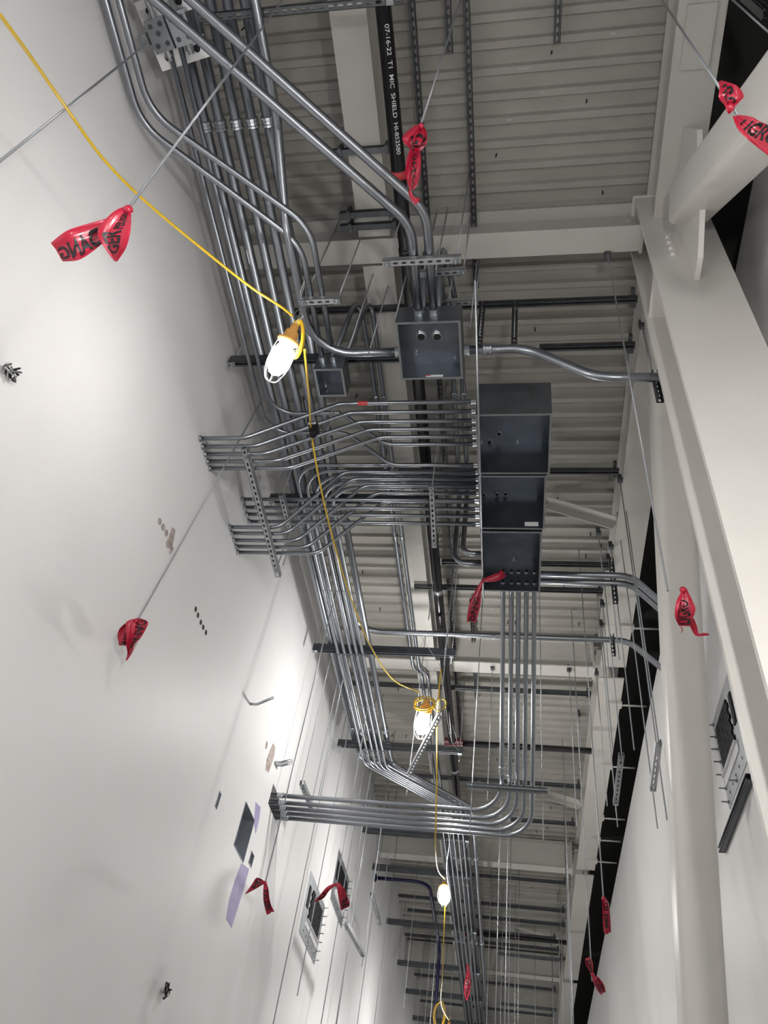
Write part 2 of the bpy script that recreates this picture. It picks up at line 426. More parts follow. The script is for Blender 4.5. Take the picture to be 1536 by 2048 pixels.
def connector(c, d, r, parent):        # at the box wall, d points from box along conduit
    q = MB(); d = Vector(d).normalized()
    q.lathe(Vector(c), d, [(0, r * 1.45), (.006, r * 1.45), (.006, r * 1.18), (.02, r * 1.18), (.021, r * 1.32), (.034, r * 1.32), (.036, r * 1.1)], 10)
    return obj('connector', q, M_GALV2, parent)
EMT = {'3/4': .0117, '1': .01475, '1.25': .0192, '1.5': .0221, '2': .0279, '2r': .0308}
def conduit(pts, size, label, bend=.13, coup=(), ends=(), rings=(), group=None, seg=12):
    r = EMT[size]; path = fillet(pts, bend, 7)
    o = obj('conduit', MB().tube(path, r, seg), M_GALV)
    for c, d in coup: coupling(c, d, r, o)
    for c, d in ends: connector(c, d, r, o)
    for c, d in rings:                 # wall collar
        q = MB(); q.lathe(c, d, [(0, r * 1.5), (.012, r * 1.5), (.012, r * 1.15), (.02, r * 1.1)], 12); obj('wall_collar', q, M_GALV2, o)
    return lab(o, label, 'conduit', group)
def strap(c, r, parent, up=-1):        # pipe strap holding a conduit against a strut
    q = MB(); c = Vector(c)
    for k in range(8):
        a0, a1 = math.pi * k / 8, math.pi * (k + 1) / 8
        p = [c + Vector((math.cos(a) * rr, 0, up * math.sin(a) * rr)) for a in (a0, a1) for rr in (r * 1.02, r * 1.16)]
        q.prism([p[0], p[1], p[3], p[2]], (0, .026, 0))
    q.box((c.x + r * .9, c.y, c.z - .004), (c.x + r * 1.5, c.y + .026, c.z + .02))
    obj('strap', q, M_STRUT, parent)
X, Y, Z = Vector((1, 0, 0)), Vector((0, 1, 0)), Vector((0, 0, 1))

# ---------------------------------------------------------------- trapezes and deck struts
ZT = 4.75
TRAP = [(2.80, -2.09, -.75), (4.12, -2.07, -.66), (6.10, -2.04, -.62), (7.84, -2.05, -.62), (9.92, -2.03, -.62), (11.02, -2.03, -.66), (12.94, -2.04, -.62), (14.72, -2.04, -.62), (16.15, -2.03, -.62), (17.7, -2.03, -.62)]
tl = ['double trapeze strut beside the nearest glowing lamp', 'black looking double trapeze strut behind the two rows of kicked conduits', 'double trapeze strut just past the long cross conduit',
      'double trapeze strut level with the second lamp, before the diagonal bends', 'double trapeze strut just past the horizontal five conduit bundle', 'double trapeze strut under the deep far cross beam',
      'double trapeze strut below the third lamp', 'next double trapeze strut after the one below the third lamp', 'second to last double trapeze strut down the corridor', 'last double trapeze strut at the bottom edge']
for (y, x0, x1), l in zip(TRAP, tl):
    double_strut(y, ZT, x0, x1, l)
    where = l.replace('double trapeze strut ', '').replace('black looking ', '')
    for x, sd in ((x0 + .03, 'left'), (x1 - .03, 'right')):
        rod((x, y, ZT - .13), (x, y, ZD), sd + ' rod of the trapeze strut ' + where, group='rods holding the double trapeze struts')
ZS = 5.31
def deck_strut(uR, vR, x0, label, clampd=True, slots=True, op=(0, 0, -1)):
    e = aZ(uR, vR, ZS)
    o = strut((x0, e.y, ZS), (min(e.x, .95), e.y, ZS), op, label, slots, group='single struts across the corridor below the deck')
    if clampd:
        q = MB(); q.box((e.x - .05, e.y + .02, ZS - .01), (e.x - .005, e.y + .065, ZS + .05)); q.box((e.x - .045, e.y - .065, ZS + .02), (e.x - .02, e.y + .03, ZS + .06))
        obj('clamp', q, M_STRUT, o)
    return o
DS = [(1275, 598, -1.75, 'dark strut across just above the open box with two bushings'), (1270, 690, .13, 'slotted strut behind the S shaped conduit on the right'), (1238, 942, -1.55, 'strut ending at a beam clamp beside the joint of the upper two stacked boxes'),
      (1222, 1130, -.75, 'black strut crossing behind the lowest stacked box'), (1206, 1182, -1.05, 'strut level with the red tape tied below the stacked boxes'), (1182, 1388, -1.95, 'strut level with the second lamp coil'),
      (1162, 1573, -1.6, 'strut just above the five conduit bend'), (1150, 1648, -.1, 'strut touching the deep cross beam corner'), (1134, 1766, -2.05, 'long strut right below the deep far cross beam'),
      (1130, 1822, -1.95, 'strut behind the third lamp'), (1130, 1850, -1.85, 'wider strut below the third lamp'), (1112, 1877, -1.95, 'strut beside the far black branch pipe'), (1112, 1980, -2.0, 'strut below the farthest tape'),
      (1108, 2032, -2.0, 'strut at the lower picture edge'), (1120, 1900, -2.0, 'slim strut between the far black branch and the short right trapeze')]
for u, v, x0, l in DS: deck_strut(u, v, x0, l)
# longitudinal slotted struts lying under the deck
def y_strut(u0, v0, u1, v1, z, label, op=(0, 0, -1), slots=True):
    p, q = aZ(u0, v0, z), aZ(u1, v1, z); x = (p.x + q.x) / 2
    return strut((x, p.y, z), (x, q.y, z), op, label, slots)
y_strut(818, -120, 905, 1150, 5.70, 'long slotted strut beside the black pipe under the deck')
y_strut(929, -120, 952, 575, 5.70, 'slotted strut right of the black pipe, ending above the open box')
y_strut(893, -60, 899, 106, 5.70, 'short slotted strut end at the top between two longer struts')
y_strut(1118, -60, 1115, 87, 5.70, 'short slotted strut alone at the top right')
y_strut(906, 1160, 917, 1490, 5.60, 'slotted strut right of the second lamp beside the pipe')
y_strut(940, 1200, 955, 1395, 5.72, 'slotted strut under the red tape tied below the boxes')
# strut pairs clamped under the middle beam near the top
for i, (u, v, w2) in enumerate([(655, 306, 775), (680, 430, 782), (680, 455, 785)]):
    p = aZ(u, v, ZB - .03); q = aZ(w2, v, ZB - .03)
    o = strut((p.x, p.y, ZB - .03), (q.x, p.y, ZB - .03), (0, -1, 0), ['dark strut clamped under the middle beam behind the shiny diagonal conduits', 'upper dark strut of the clamped pair under the middle beam', 'lower dark strut of the clamped pair under the middle beam'][i], True)
    for x in (-1.19, -.88):
        q = MB(); q.box((x - .012, p.y - .03, ZB - .06), (x + .012, p.y + .03, ZB + .05)); obj('beam_clamp', q, M_STRUT, o)
# struts carrying conduits near the boxes
ZBX = 4.33; ZC = 4.43
def k_strut(a, b, z, op, label, ends=True, m_=None):
    p, q = aZ(*a, z), aZ(*b, z)
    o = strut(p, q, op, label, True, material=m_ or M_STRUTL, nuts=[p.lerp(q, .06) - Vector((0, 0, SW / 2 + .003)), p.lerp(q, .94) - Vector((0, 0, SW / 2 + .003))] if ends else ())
    return p, q
def k_rods(p, q, up, lo, what):
    for t, sd in ((.06, 'first'), (.94, 'second')):
        c = p.lerp(q, t); rod((c.x, c.y, c.z - lo), (c.x, c.y, up), sd + ' hanger rod of the ' + what)
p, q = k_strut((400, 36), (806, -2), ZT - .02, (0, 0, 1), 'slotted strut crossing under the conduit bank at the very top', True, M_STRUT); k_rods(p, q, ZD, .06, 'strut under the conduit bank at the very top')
zk2 = ZC - .03 - SW / 2
p, q = k_strut((766, 525), (922, 517), zk2, (0, 0, 1), 'short slotted strut holding the two thick conduits above the open box'); k_rods(p, q, ZD, .07, 'strut holding two thick conduits above the open box')
zk3 = ZC - .016 - SW / 2
p, q = k_strut((602, 603), (680, 599), zk3, (0, 0, 1), 'short strut with two slots above the small box by the lamp'); k_rods(p, q, ZD, .06, 'short strut above the small box by the lamp')
p, q = k_strut((842, 547), (932, 541), 4.75, (0, 0, 1), 'strut across the thick drop conduits behind the open box'); k_rods(p, q, ZD, .05, 'strut across the thick drop conduits')
p, q = k_strut((893, 606), (955, 602), 4.85, (0, 0, 1), 'slotted strut end at the upper right of the open box'); k_rods(p, q, ZD, .05, 'slotted strut end by the open box')
p, q = k_strut((489, 895), (557, 1151), 4.05 - .016 - SW / 2, (0, 0, 1), 'long slotted strut under the kicked conduit rows beside the left wall'); k_rods(p, q, ZT - .1, .05, 'long slotted strut under the kicked conduit rows')
p, q = k_strut((563, 988), (581, 1062), 4.395 - .016 - SW / 2, (0, 0, 1), 'short strut under the straight back row of conduits'); k_rods(p, q, ZD, .05, 'short strut under the straight back row')
p, q = k_strut((863, 970), (869, 1092), 4.395 - .016 - SW / 2, (0, 0, 1), 'slotted strut under conduits just left of the stacked boxes'); k_rods(p, q, ZD, .05, 'slotted strut just left of the stacked boxes')
for i, (u, v) in enumerate([(965, 614), (1030, 614)]):
    p = aZ(u, v, ZS - .03); p = Vector((p.x, p.y, ZS - .03)); q = Vector((p.x, p.y, 4.72 if i == 0 else 4.70))
    strut(q, p, (0, -1, 0), ['left', 'right'][i] + ' upright slotted strut hanging above the largest stacked box', True)
    rod((p.x, p.y - .035, 4.80), (p.x, p.y - .035, ZS), ['left', 'right'][i] + ' rod along the upright strut above the stacked boxes')
# hanging loose struts
def loose(a, b, z0, z1, label, tail=.12, op=(0, 0, 1)):
    p, q = aZ(*a, z0), aZ(*b, z1)
    strut(p, q, op, label, True, material=M_STRUTL, nuts=[p.lerp(q, .05) - Vector((0, 0, .024)), p.lerp(q, .95) - Vector((0, 0, .024))])
    rod((p.x, p.y, p.z - .06), (p.x, p.y, ZD), 'upper rod of the ' + label); rod((q.x, q.y, q.z - tail), (q.x, q.y, ZD), 'lower rod of the ' + label)
loose((880, 1428), (818, 1548), 3.75, 3.70, 'slotted strut tilted in front of the second lamp', .22)
loose((1243, 1508), (1231, 1608), 3.55, 3.40, 'slotted strut hanging by the dark gap of the right wall', .20)
loose((1317, 1482), (1305, 1578), 3.05, 2.90, 'slotted strut half hidden by the diagonal tube on the right', .28)
loose((693, 1848), (727, 1910), 3.0, 3.0, 'slotted strut below the left wall cable frames', .12)
loose((743, 1787), (759, 1848), 3.9, 3.9, 'small slotted strut far along the left wall', .12)
loose((604, 1565), (622, 1612), 3.42, 3.42, 'short strut over the five conduits next to the left wall', .10)
# trapeze under the five bent conduits on the right, and two far ones
p = aZ(935, 1572, 3.60); q = aZ(1095, 1583, 3.60); p.y = q.y = 6.13; p.z = q.z = 3.62; p.x, q.x = aY(935, 1572, 6.13).x, aY(1095, 1583, 6.13).x
p.z = q.z = aY(1015, 1577, 6.13).z
strut(p, q, (0, -1, 0), 'shiny strut behind the five conduits above their bend', True, material=M_GALV2); k_rods(p, q, ZD, .42, 'shiny strut behind the five conduit bend')
for i, (a, b) in enumerate([((996, 1908), (1127, 1921)), ((1001, 2009), (1114, 2020))]):
    p, q = aZ(*a, ZT), aZ(*b, ZT); p.y = q.y
    strut(p, q, (0, 0, 1), ['slotted right hand strut far along, upper of two', 'slotted right hand strut far along, lower of two'][i], True); k_rods(p, q, ZD, 1.2, ['upper', 'lower'][i] + ' far right hand strut')

# ---------------------------------------------------------------- conduits
# five thick conduits resting on the trapezes
ZK = ZT + SW + .0285
xs = [aZ(u, v, ZK).x for u, v in [(411.7, 252.6), (441, 250), (473.4, 247.4), (504.7, 244.8), (536, 242)]]
YB5, SH = 8.25, .92
for i, x in enumerate(xs):
    yb = YB5 + .02 * i; y1 = aZ(475, 247, ZK).y
    pts = [(x, -1.3, ZK), (x, yb, ZK), (x + SH, yb + SH, ZK), (x + SH, 21, ZK)]
    o = conduit(pts, '2r', ORD[i] + ' from the left wall of the five thick conduits in the ceiling bank', .35,
            coup=[((x, y1, ZK), Y), ((x, 4.45, ZK), Y), ((x, 7.62, ZK), Y), ((x + SH, 10.6, ZK), Y), ((x + SH, 13.6, ZK), Y)], group='five thick conduits of the ceiling bank')
    if i == 1:
        obj('sticker', MB().box((x - .012, 2.0, ZK - .0292), (x + .012, 2.09, ZK - .0282)), M_STK, o)
# two thin conduits clamped under the first trapeze, from the square boxes, turning right into the stacked boxes
ZN = ZT - SW - .016
thin = [((346, 125), 527, 826, 684, 773, 888), ((368, 120), 515, 866, 692, 783, 930)]
xa = aZ(346, 125, ZN).x; xb = aZ(368, 120, ZN).x
for i, (x, vrun, k1, k2, vend) in enumerate([(xa, 866, (692, 867), (783, 929), 930), (xb, 827, (682, 828), (773, 886), 888)]):
    y0 = .70; yr = aZ(600, vrun, ZN).y; P1 = aZ(*k1, ZN); P2 = aZ(*k2, 4.45); e = aZ(947, vend, 4.45)
    conduit([(x, y0, ZN), (x, yr, ZN), (P1.x, yr, ZN), (P2.x, e.y, 4.45), (-.302, e.y, 4.45)], '1', ['outer', 'inner'][i] + ' thin conduit from the square boxes turning right in front of the lamp', .2,
            coup=[((x + .5, yr, ZN), X)], ends=[((-.302, e.y, 4.45), -X)], group='two thin conduits from the square boxes')
# row of five: wall -> kick up -> large box
row1 = [((398, 878), (490, 877), (680, 812), 803), ((403, 895), (510, 893), (700, 829), 822), ((408, 910), (530, 908), (720, 847), 841), ((413, 924), (552, 923), (740, 863), 857), ((418, 937), (577, 934), (760, 877), 873)]
for i, (a, b, c, ve) in enumerate(row1):
    y = aX(*a, XW).y; B = aZ(*b, 4.05); C = aZ(*c, 4.45); ye = aZ(946, ve, 4.45).y
    o = conduit([(XW - .05, y, 4.05), (B.x, y, 4.05), (C.x, ye, 4.45), (-.302, ye, 4.45)], '1', ORD[i] + ' conduit from the top in the upper kicked row leaving the left wall', .14,
            ends=[((-.302, ye, 4.45), -X)], rings=[((XW, y, 4.05), X)], group='upper row of five kicked conduits')
    if i == 0:
        c = (C.x + .13, ye, 4.45); obj('sticker', MB().tube([(c[0], ye, 4.45), (c[0] + .07, ye, 4.45)], .0152, 12, False), M_STKR, o)
row2 = [((458, 1054), (557, 1052), (687, 950), 944), ((462, 1066), (573, 1065), (703, 962), 958), ((467, 1079), (593, 1078), (727, 976), 972), ((471, 1092), (613, 1091), (750, 991), 987), ((475, 1103), (633, 1102), (770, 1005), 1003)]
for i, (a, b, c, ve) in enumerate(row2):
    y = aX(*a, XW).y; B = aZ(*b, 4.06); C = aZ(*c, 4.60); ye = aZ(946, ve, 4.60).y
    conduit([(XW - .05, y, 4.06), (B.x, y, 4.06), (C.x, ye, 4.60), (-.302, ye, 4.60)], '1', ORD[i] + ' conduit from the top in the lower kicked row leaving the left wall', .14,
            ends=[((-.302, ye, 4.60), -X)], rings=[((XW, y, 4.06), X)], group='lower row of five kicked conduits')
# straight back row of four
for i, (a, ve) in enumerate([((483, 999), 1018), ((488, 1015), 1028), ((492, 1029), 1036), ((497, 1042), 1048)]):
    p = aX(*a, XW)
    conduit([(XW - .05, p.y, 4.398), (-.302, p.y, 4.398)], '1', ORD[i] + ' conduit from the top in the straight row of four behind the kicked rows', .1,
            coup=[((XW + .12, p.y, 4.398), X)], ends=[((-.302, p.y, 4.398), -X)], rings=[((XW, p.y, 4.398), X)], group='straight back row of four conduits')
# five thinner conduits: from the boxes, turning away along the corridor under the trapezes
XF = [-1.772, -1.706, -1.643, -1.582, -1.522]
for i, x in enumerate(XF):
    ya = 3.72 + .058 * i; yb = 8.17 + .01 * i; s = .83
    o = conduit([(-.302, ya, ZN), (x, ya, ZN), (x, yb, ZN), (x + s, yb + s, ZN), (x + s, 21, ZN)], '1', ORD[i] + ' from the left of the five thin conduits hung under the trapezes', .22,
            coup=[((-1.0 + .03 * i, ya, ZN), X), ((x, 5.2, ZN), Y), ((x, 7.0, ZN), Y), ((x, 7.92, ZN), Y), ((x + s, 11.2, ZN), Y)], group='five thin conduits under the trapezes')
    for ty, *_ in TRAP[2:4]: strap((x, ty - .013, ZN), .01475, o)
# diagonal pair of thick conduits into the open box
YM0 = aZ(790, 645, ZBX).y
for i, (a, b, u3) in enumerate([((310, 0), (800, 430), 838), ((385, 0), (830, 402), 868)]):
    e = aZ(u3, 630, ZC); xx = e.x; A = aZ(*a, ZC); B = aZ(*b, ZC)
    dy = B.x - xx; k = Vector((xx, B.y - dy, ZC)); k2 = Vector((A.x - .35, A.y - .35, ZC))
    conduit([k2 + Vector((-.05, -.6, 0)), k2, k, (xx, YM0, ZC)], '2', ['left', 'right'][i] + ' thick shiny diagonal conduit running into the open box with two bushings', .26,
            ends=[((xx, YM0, ZC), -Y)], group='pair of thick diagonal conduits')
# diagonal pair of thinner conduits into the small box
YS0 = aZ(627, 738, ZBX).y
for i, (a, b, c, u3) in enumerate([((268, 205), (310, 270), (590, 480), 646), ((290, 192), (335, 250), (602, 440), 668)]):
    e = aZ(u3, 725, ZC); B, C = aZ(*b, ZC), aZ(*c, ZC); A = aZ(*a, ZC)
    kx = e.x; d = (C - B); t = (kx - B.x) / d.x; k = B + d * t; t2 = (A.x - B.x) / d.x; k0 = B + d * t2
    conduit([(A.x + .03, -1.2, ZC), k0, k, (kx, YS0, ZC)], '1.25', ['left', 'right'][i] + ' slim diagonal conduit running into the small open box by the lamp', .3,
            coup=[], ends=[((kx, YS0, ZC), -Y)], group='pair of slim diagonal conduits')
# drop conduits: run high along the corridor, turn down into the boxes
ZH = 5.24
for i, (u, ut) in enumerate(((752, 716), (768, 741))):
    x = aZ(u, 797, ZH).x; x2 = x + .085; ym = aZ(660, 745, ZBX).y + .02
    y1 = aZ(832, 1335, ZH).y; top = aZ(ut, 588, ZH); xd = [-1.29, -1.21][i]
    conduit([(xd, ym + .05, ZBX + .16), (top.x, top.y, ZH), (x, top.y + .6, ZH), (x, y1, ZH), (x2, y1 + .12, ZH), (x2, 20, ZH)], '1.25', ['left', 'right'][i] + ' high conduit dropping down into the small open box by the lamp', .14,
            coup=[((x, aZ(u, 797, ZH).y, ZH), Y), ((x, aZ(805, 1075, ZH).y, ZH), Y), ((x2, 9.6, ZH), Y)], group='pair of high conduits dropping to the small box')
ym = aZ(845, 672, ZBX + .19).y
for i, (u, uu) in enumerate(((843, 908), (875, 927))):
    b = aZ(u, 670, ZBX + .19); x = aZ(uu, 790, 5.40).x; yt = aZ(895, 450, 5.40).y
    conduit([(b.x, ym, ZBX + .19), (b.x - .03, yt + .02, 5.40), (x, yt + .75, 5.40), (x, 4.62 - .12 * i, 5.40), (x, 4.66 - .12 * i, 4.56), (-.302, 4.66 - .12 * i, 4.56)], '1.5', ['left', 'right'][i] + ' high conduit looping down into the open box with two bushings', .2,
            coup=[((x, aZ(uu, 790, 5.40).y, 5.40), Y)], group='pair of high conduits looping down to the open box')
# conduit through the open box: left part from the bank, right part S shaped to the right wall
yc = aZ(931, 700, ZC).y
P1 = aZ(1055, 700, ZC); P2 = aY(1195, 755, yc); P3 = aY(1330, 755, yc)
conduit([(-.365, yc, ZC), (P1.x, yc, ZC), (P2.x, yc, P2.z), (P3.x, yc, P3.z)], '2', 'thick S shaped conduit from the open box to the right steel', .3, coup=[((aZ(975, 700, ZC).x, yc, ZC), X)], ends=[((-.365, yc, ZC), X)])
xl = aZ(590, 560, ZC).x
conduit([(xl, -1.2, ZC + .25), (xl, 1.2, ZC + .25), (xl + .01, 1.7, ZC), (xl + .02, yc, ZC), (-.775, yc, ZC)], '2', 'thick conduit curving behind the small box into the left of the open box', .28, ends=[((-.775, yc, ZC), -X)])
# five conduits from the lowest box down to the horizontal bundle that enters the left wall
five = [(546, 1590), (549, 1604), (551, 1615), (553, 1625), (556, 1635)]
XF5 = [aZ(u, 1195, 4.43).x for u in (1006, 1022.7, 1037, 1052.7, 1069)]
for i, (px, x) in enumerate(zip(five, XF5)):
    w_ = aX(*px, XW); yy, zz = w_.y, w_.z
    conduit([(x, 4.74, 4.43), (x, 4.92, 4.43), (x, yy, zz), (XW - .1, yy, zz)], '1.25', ORD[i] + ' from the left of five conduits bending from lowest box to left wall', .24,
            coup=[((x, yy - .28, zz + .225), Vector((0, yy - 4.92, zz - 4.43))), ((XW + .07, yy, zz), X)], ends=[((x, 4.745, 4.43), Y)], group='five bent conduits under the lowest box')
# thick cross conduits on the right
z2 = 4.62
for i, v in enumerate((1148, 1163)):
    a = aZ(1085, v, z2); b = aZ(1262, v + 2, z2)
    e_ = aZ(1345, v + 78, z2)
    conduit([(.161, a.y, z2), (b.x, a.y, z2), (e_.x, e_.y, z2), (e_.x + .1, e_.y + .4, z2)], '2', ['upper', 'lower'][i] + ' thick conduit leaving the lowest box toward the right wall', .24, group='pair of thick conduits right of the lowest box')
z3 = 4.86
a = aZ(703, 1215, z3); b = aZ(745, 1263, z3); c = aZ(1255, 1282, z3)
conduit([(a.x - .02, 3.2, z3), (a.x, b.y, z3), (c.x, b.y, z3), tuple(aZ(1340, 1350, z3)), tuple(aZ(1345, 1430, z3))], '2', 'long thick conduit crossing the corridor just past the stacked boxes', .26,
        coup=[((aZ(988, 1275, z3).x, b.y, z3), X)])
# clamp struts standing on the cross conduits at the right beam
for i, (u0, v0, v1) in enumerate([(1222, 1120, 1205), (1223, 1270, 1310)]):
    p = aZ(u0, v0, 4.9); zl = zdown(p.x, p.y, v1)
    strut((p.x, p.y, zl), (p.x, p.y, 4.9), (0, -1, 0), ['upright strut clamping the two thick conduits under the right beam', 'short upright strut clamping the long cross conduit on the right'][i], True)
p = aY(1309, 745, yc + .06); p2 = aY(1314, 800, yc + .06)
o = strut((p.x, p.y, p2.z), (p.x, p.y, p.z), (0, -1, 0), 'short strut clamp holding the S shaped conduit behind the big column', True)

# ---------------------------------------------------------------- boxes
def open_box(x0, x1, y0, y1, z0, z1, label, bushings=(), sticker=None, bolts=(), holes=()):
    t = .003; r = empty('junction_box', ((x0 + x1) / 2, (y0 + y1) / 2, z0))
    b = MB(); b.box((x0, y0, z1 - t), (x1, y1, z1))
    b.box((x0, y0, z0), (x0 + t, y1, z1 - t)).box((x1 - t, y0, z0), (x1, y1, z1 - t)).box((x0 + t, y0, z0), (x1 - t, y0 + t, z1 - t)).box((x0 + t, y1 - t, z0), (x1 - t, y1, z1 - t))
    obj('body', b, M_BOX, r)
    l = .014
    for p, q in (((x0, y0, z0 - t), (x0 + l, y1, z0)), ((x1 - l, y0, z0 - t), (x1, y1, z0)), ((x0 + l, y0, z0 - t), (x1 - l, y0 + l, z0)), ((x0 + l, y1 - l, z0 - t), (x1 - l, y1, z0))):
        obj('rim', MB().box(p, q), M_GALV2, r)
    for c, ax, rad in bushings:
        ax = Vector(ax); c = Vector(c); q = MB()
        q.lathe(c, ax, [(0, rad * 1.45), (.008, rad * 1.45), (.008, rad * 1.18), (.022, rad * 1.18), (.024, rad * 1.05)], 12)
        o = obj('bushing', q, M_GALV2, r); obj('opening', MB().lathe(c + ax * .0245, ax, [(0, rad * .93), (.0005, rad * .93)], 14), M_DARK, o)
    for c, ax, rad in holes:
        ax = Vector(ax); q = MB(); q.lathe(Vector(c), ax, [(0, rad * 1.3), (.006, rad * 1.3), (.006, rad), (.012, rad)], 10); o = obj('bushing', q, M_GALV2, r)
        obj('opening', MB().lathe(Vector(c) + ax * .0122, ax, [(0, rad * .85), (.0005, rad * .85)], 12), M_DARK, o)
    for c, ax in bolts:
        q = MB(); bolt(q, c, Vector(ax), .012, .02); obj('bolt', q, M_GALV2, r)
    if sticker: obj('sticker', MB().box(*sticker), M_STK, r)
    return lab(r, label, 'box')
mx0, mx1, my0, my1 = -.775, -.372, YM0, YM0 + .413
hm = ZBX + .195
bs = [((aZ(u, 670, hm).x, aZ(u, 670, hm).y, hm - .003), (0, 0, -1), .026) for u in (843, 875)]
o = open_box(mx0, mx1, my0, my1, ZBX, hm, 'open square steel box with two big bushings fed by thick conduits', bs, ((mx0 + .16, my1 - .0042, ZBX + .02), (mx0 + .27, my1 - .0034, ZBX + .045)), [((mx0 + .09, my1 - .09, hm - .003), (0, 0, -1)), ((mx1 - .06, my1 - .05, hm - .003), (0, 0, -1))])
obj('sticker', MB().box((mx0 + .16, my1 - .0046, ZBX + .034), (mx0 + .19, my1 - .0042, ZBX + .045)), M_STKR, o)
sx0, sx1 = -1.35, -1.155
open_box(sx0, sx1, YS0, YS0 + .215, ZBX, ZBX + .165, 'small open steel box next to the nearest lamp', [], None, [((sx0 + .03, YS0 + .2, ZBX + .1), (0, -1, 0))])
bx0 = -.302
hb = 4.70
def top_pt(u, v): q = aZ(u, v, hb); return (q.x, q.y, hb - .003)
open_box(bx0, .197, 3.005, 3.515, ZBX, hb, 'largest open steel box, top of the stack of three', [], None, [(top_pt(1035, 884), (0, 0, -1)), (top_pt(963, 884), (0, 0, -1))],
         [(top_pt(998, 866), (0, 0, -1), .017), (top_pt(979, 882), (0, 0, -1), .017)])
open_box(bx0, .176, 3.530, 4.045, ZBX, hb, 'middle open steel box of the stack of three', [], ((.03, 4.0408, ZBX + .03), (.13, 4.0416, ZBX + .075)), [(top_pt(1030, 996), (0, 0, -1)), (top_pt(963, 990), (0, 0, -1))],
         [(top_pt(994, 987), (0, 0, -1), .017), (top_pt(1011, 986), (0, 0, -1), .017), (top_pt(968, 988), (0, 0, -1), .015)])
y3 = 4.735
hol = [((x, y3 - .003, z), (0, -1, 0), .019) for x in XF5 for z in (4.43, 4.55)]
open_box(bx0 + .0, .158, 4.070, y3, ZBX, hb, 'lowest open steel box with ten round bushings', [], None, [(top_pt(1027, 1117), (0, 0, -1))], hol)
# thin round rod along the left edge of the stacked boxes
a = aZ(950, 560, 4.27); b = aZ(967, 1196, 4.27)
lab(obj('steel_rod', MB().tube([a, b], .007, 8), M_GALV2), 'thin bright rod along the left edge of the stacked boxes', 'rod')
# four inch square boxes and bracket at the top left
r = empty('square_box_bracket', aZ(345, 65, ZN)); c0 = aZ(343, 62, ZN); e1 = Vector((.985, -.17, 0)); e1.normalize(); e2 = Vector((.17, .985, 0)); e2.normalize()
def pl(cu, cv, hu, hv, hz, dz): return MB().obox(c0 + e1 * cu + e2 * cv + Z * dz, e1 * hu, e2 * hv, Z * hz)
for cv in (-.115, .115):
    obj('plate', pl(.0, cv, .155, .055, .0015, .03), M_STK, r)
    for cu in (-.09, .09):
        q = MB(); q.lathe(c0 + e1 * cu + e2 * cv + Z * .0285, -Z, [(0, .02), (.001, .02)], 12); obj('slot', q, M_DARK, r)
lab(r, 'pale slotted bracket plates behind the two square boxes at top left', 'bracket')
for i, cu in enumerate((-.066, .062)):
    r = empty('square_box', c0 + e1 * cu); q = pl(cu, 0, .058, .08, .027, 0); obj('body', q, M_GALV2, r)
    for a, b in ((-.03, -.05), (.03, -.05), (0, -.01), (-.03, .045), (.03, .045)):
        q = MB(); q.lathe(c0 + e1 * (cu + a) + e2 * b - Z * .027, -Z, [(0, .0135), (.0015, .0135), (.0015, .0105), (.0005, .0105)], 12); obj('knockout', q, M_STRUT, r)
    q = MB(); q.lathe(c0 + e1 * cu + e2 * .08, e2, [(0, .02), (.01, .02), (.01, .024), (.03, .024), (.03, .017), (.05, .017)], 10); obj('connector', q, M_GALV2, r)
    q = MB(); q.lathe(c0 + e1 * cu - e2 * .08, -e2, [(0, .02), (.01, .02), (.01, .022), (.03, .022), (.03, .016), (.15, .016)], 10); obj('stub', q, M_GALV2, r)
    lab(r, ['left', 'right'][i] + ' square knockout box at the top left', 'box', 'square knockout boxes')
obj_ = lab(obj('conduit_hanger', pl(-.165, .0, .026, .03, .02, -.005), M_GALV2), 'small steel hanger block left of the square boxes', 'hanger')

# ---------------------------------------------------------------- black pipe with printed text
ZP = 5.12; xp = -.785; RP = .047
pp = obj('sprinkler_pipe', MB().tube([(xp, -1.0, ZP), (xp, 20.5, ZP)], RP, 24), M_BLACK)
for v, rr in ((503, 1.12), (1180, 1.05), (1535, 1.03)):
    y = aZ(830, v, ZP).y; q = MB(); q.lathe((xp, y, ZP), Y, [(-.03, RP * rr), (.03, RP * rr)], 24, True); obj('coupling', q, M_BLACK if rr > 1.08 else M_GALV2, pp)
y = aZ(800, 348, ZP).y; q = MB(); q.lathe((xp, y, ZP), Y, [(-.025, RP * 1.10), (.025, RP * 1.10)], 24, True); obj('band', q, M_STKR, pp)
lab(pp, 'long black pipe with white print running along the corridor', 'pipe')
def text_mesh(txt, size=1.0, bold=0.):
    cu = bpy.data.curves.new('txt', 'FONT'); cu.body = txt; cu.size = size; cu.align_x = 'LEFT'; cu.offset = bold
    ob = bpy.data.objects.new('txt', cu); COL.objects.link(ob)
    dg = bpy.context.evaluated_depsgraph_get(); me = bpy.data.meshes.new_from_object(ob.evaluated_get(dg))
    bpy.data.objects.remove(ob); bpy.data.curves.remove(cu)
    return me
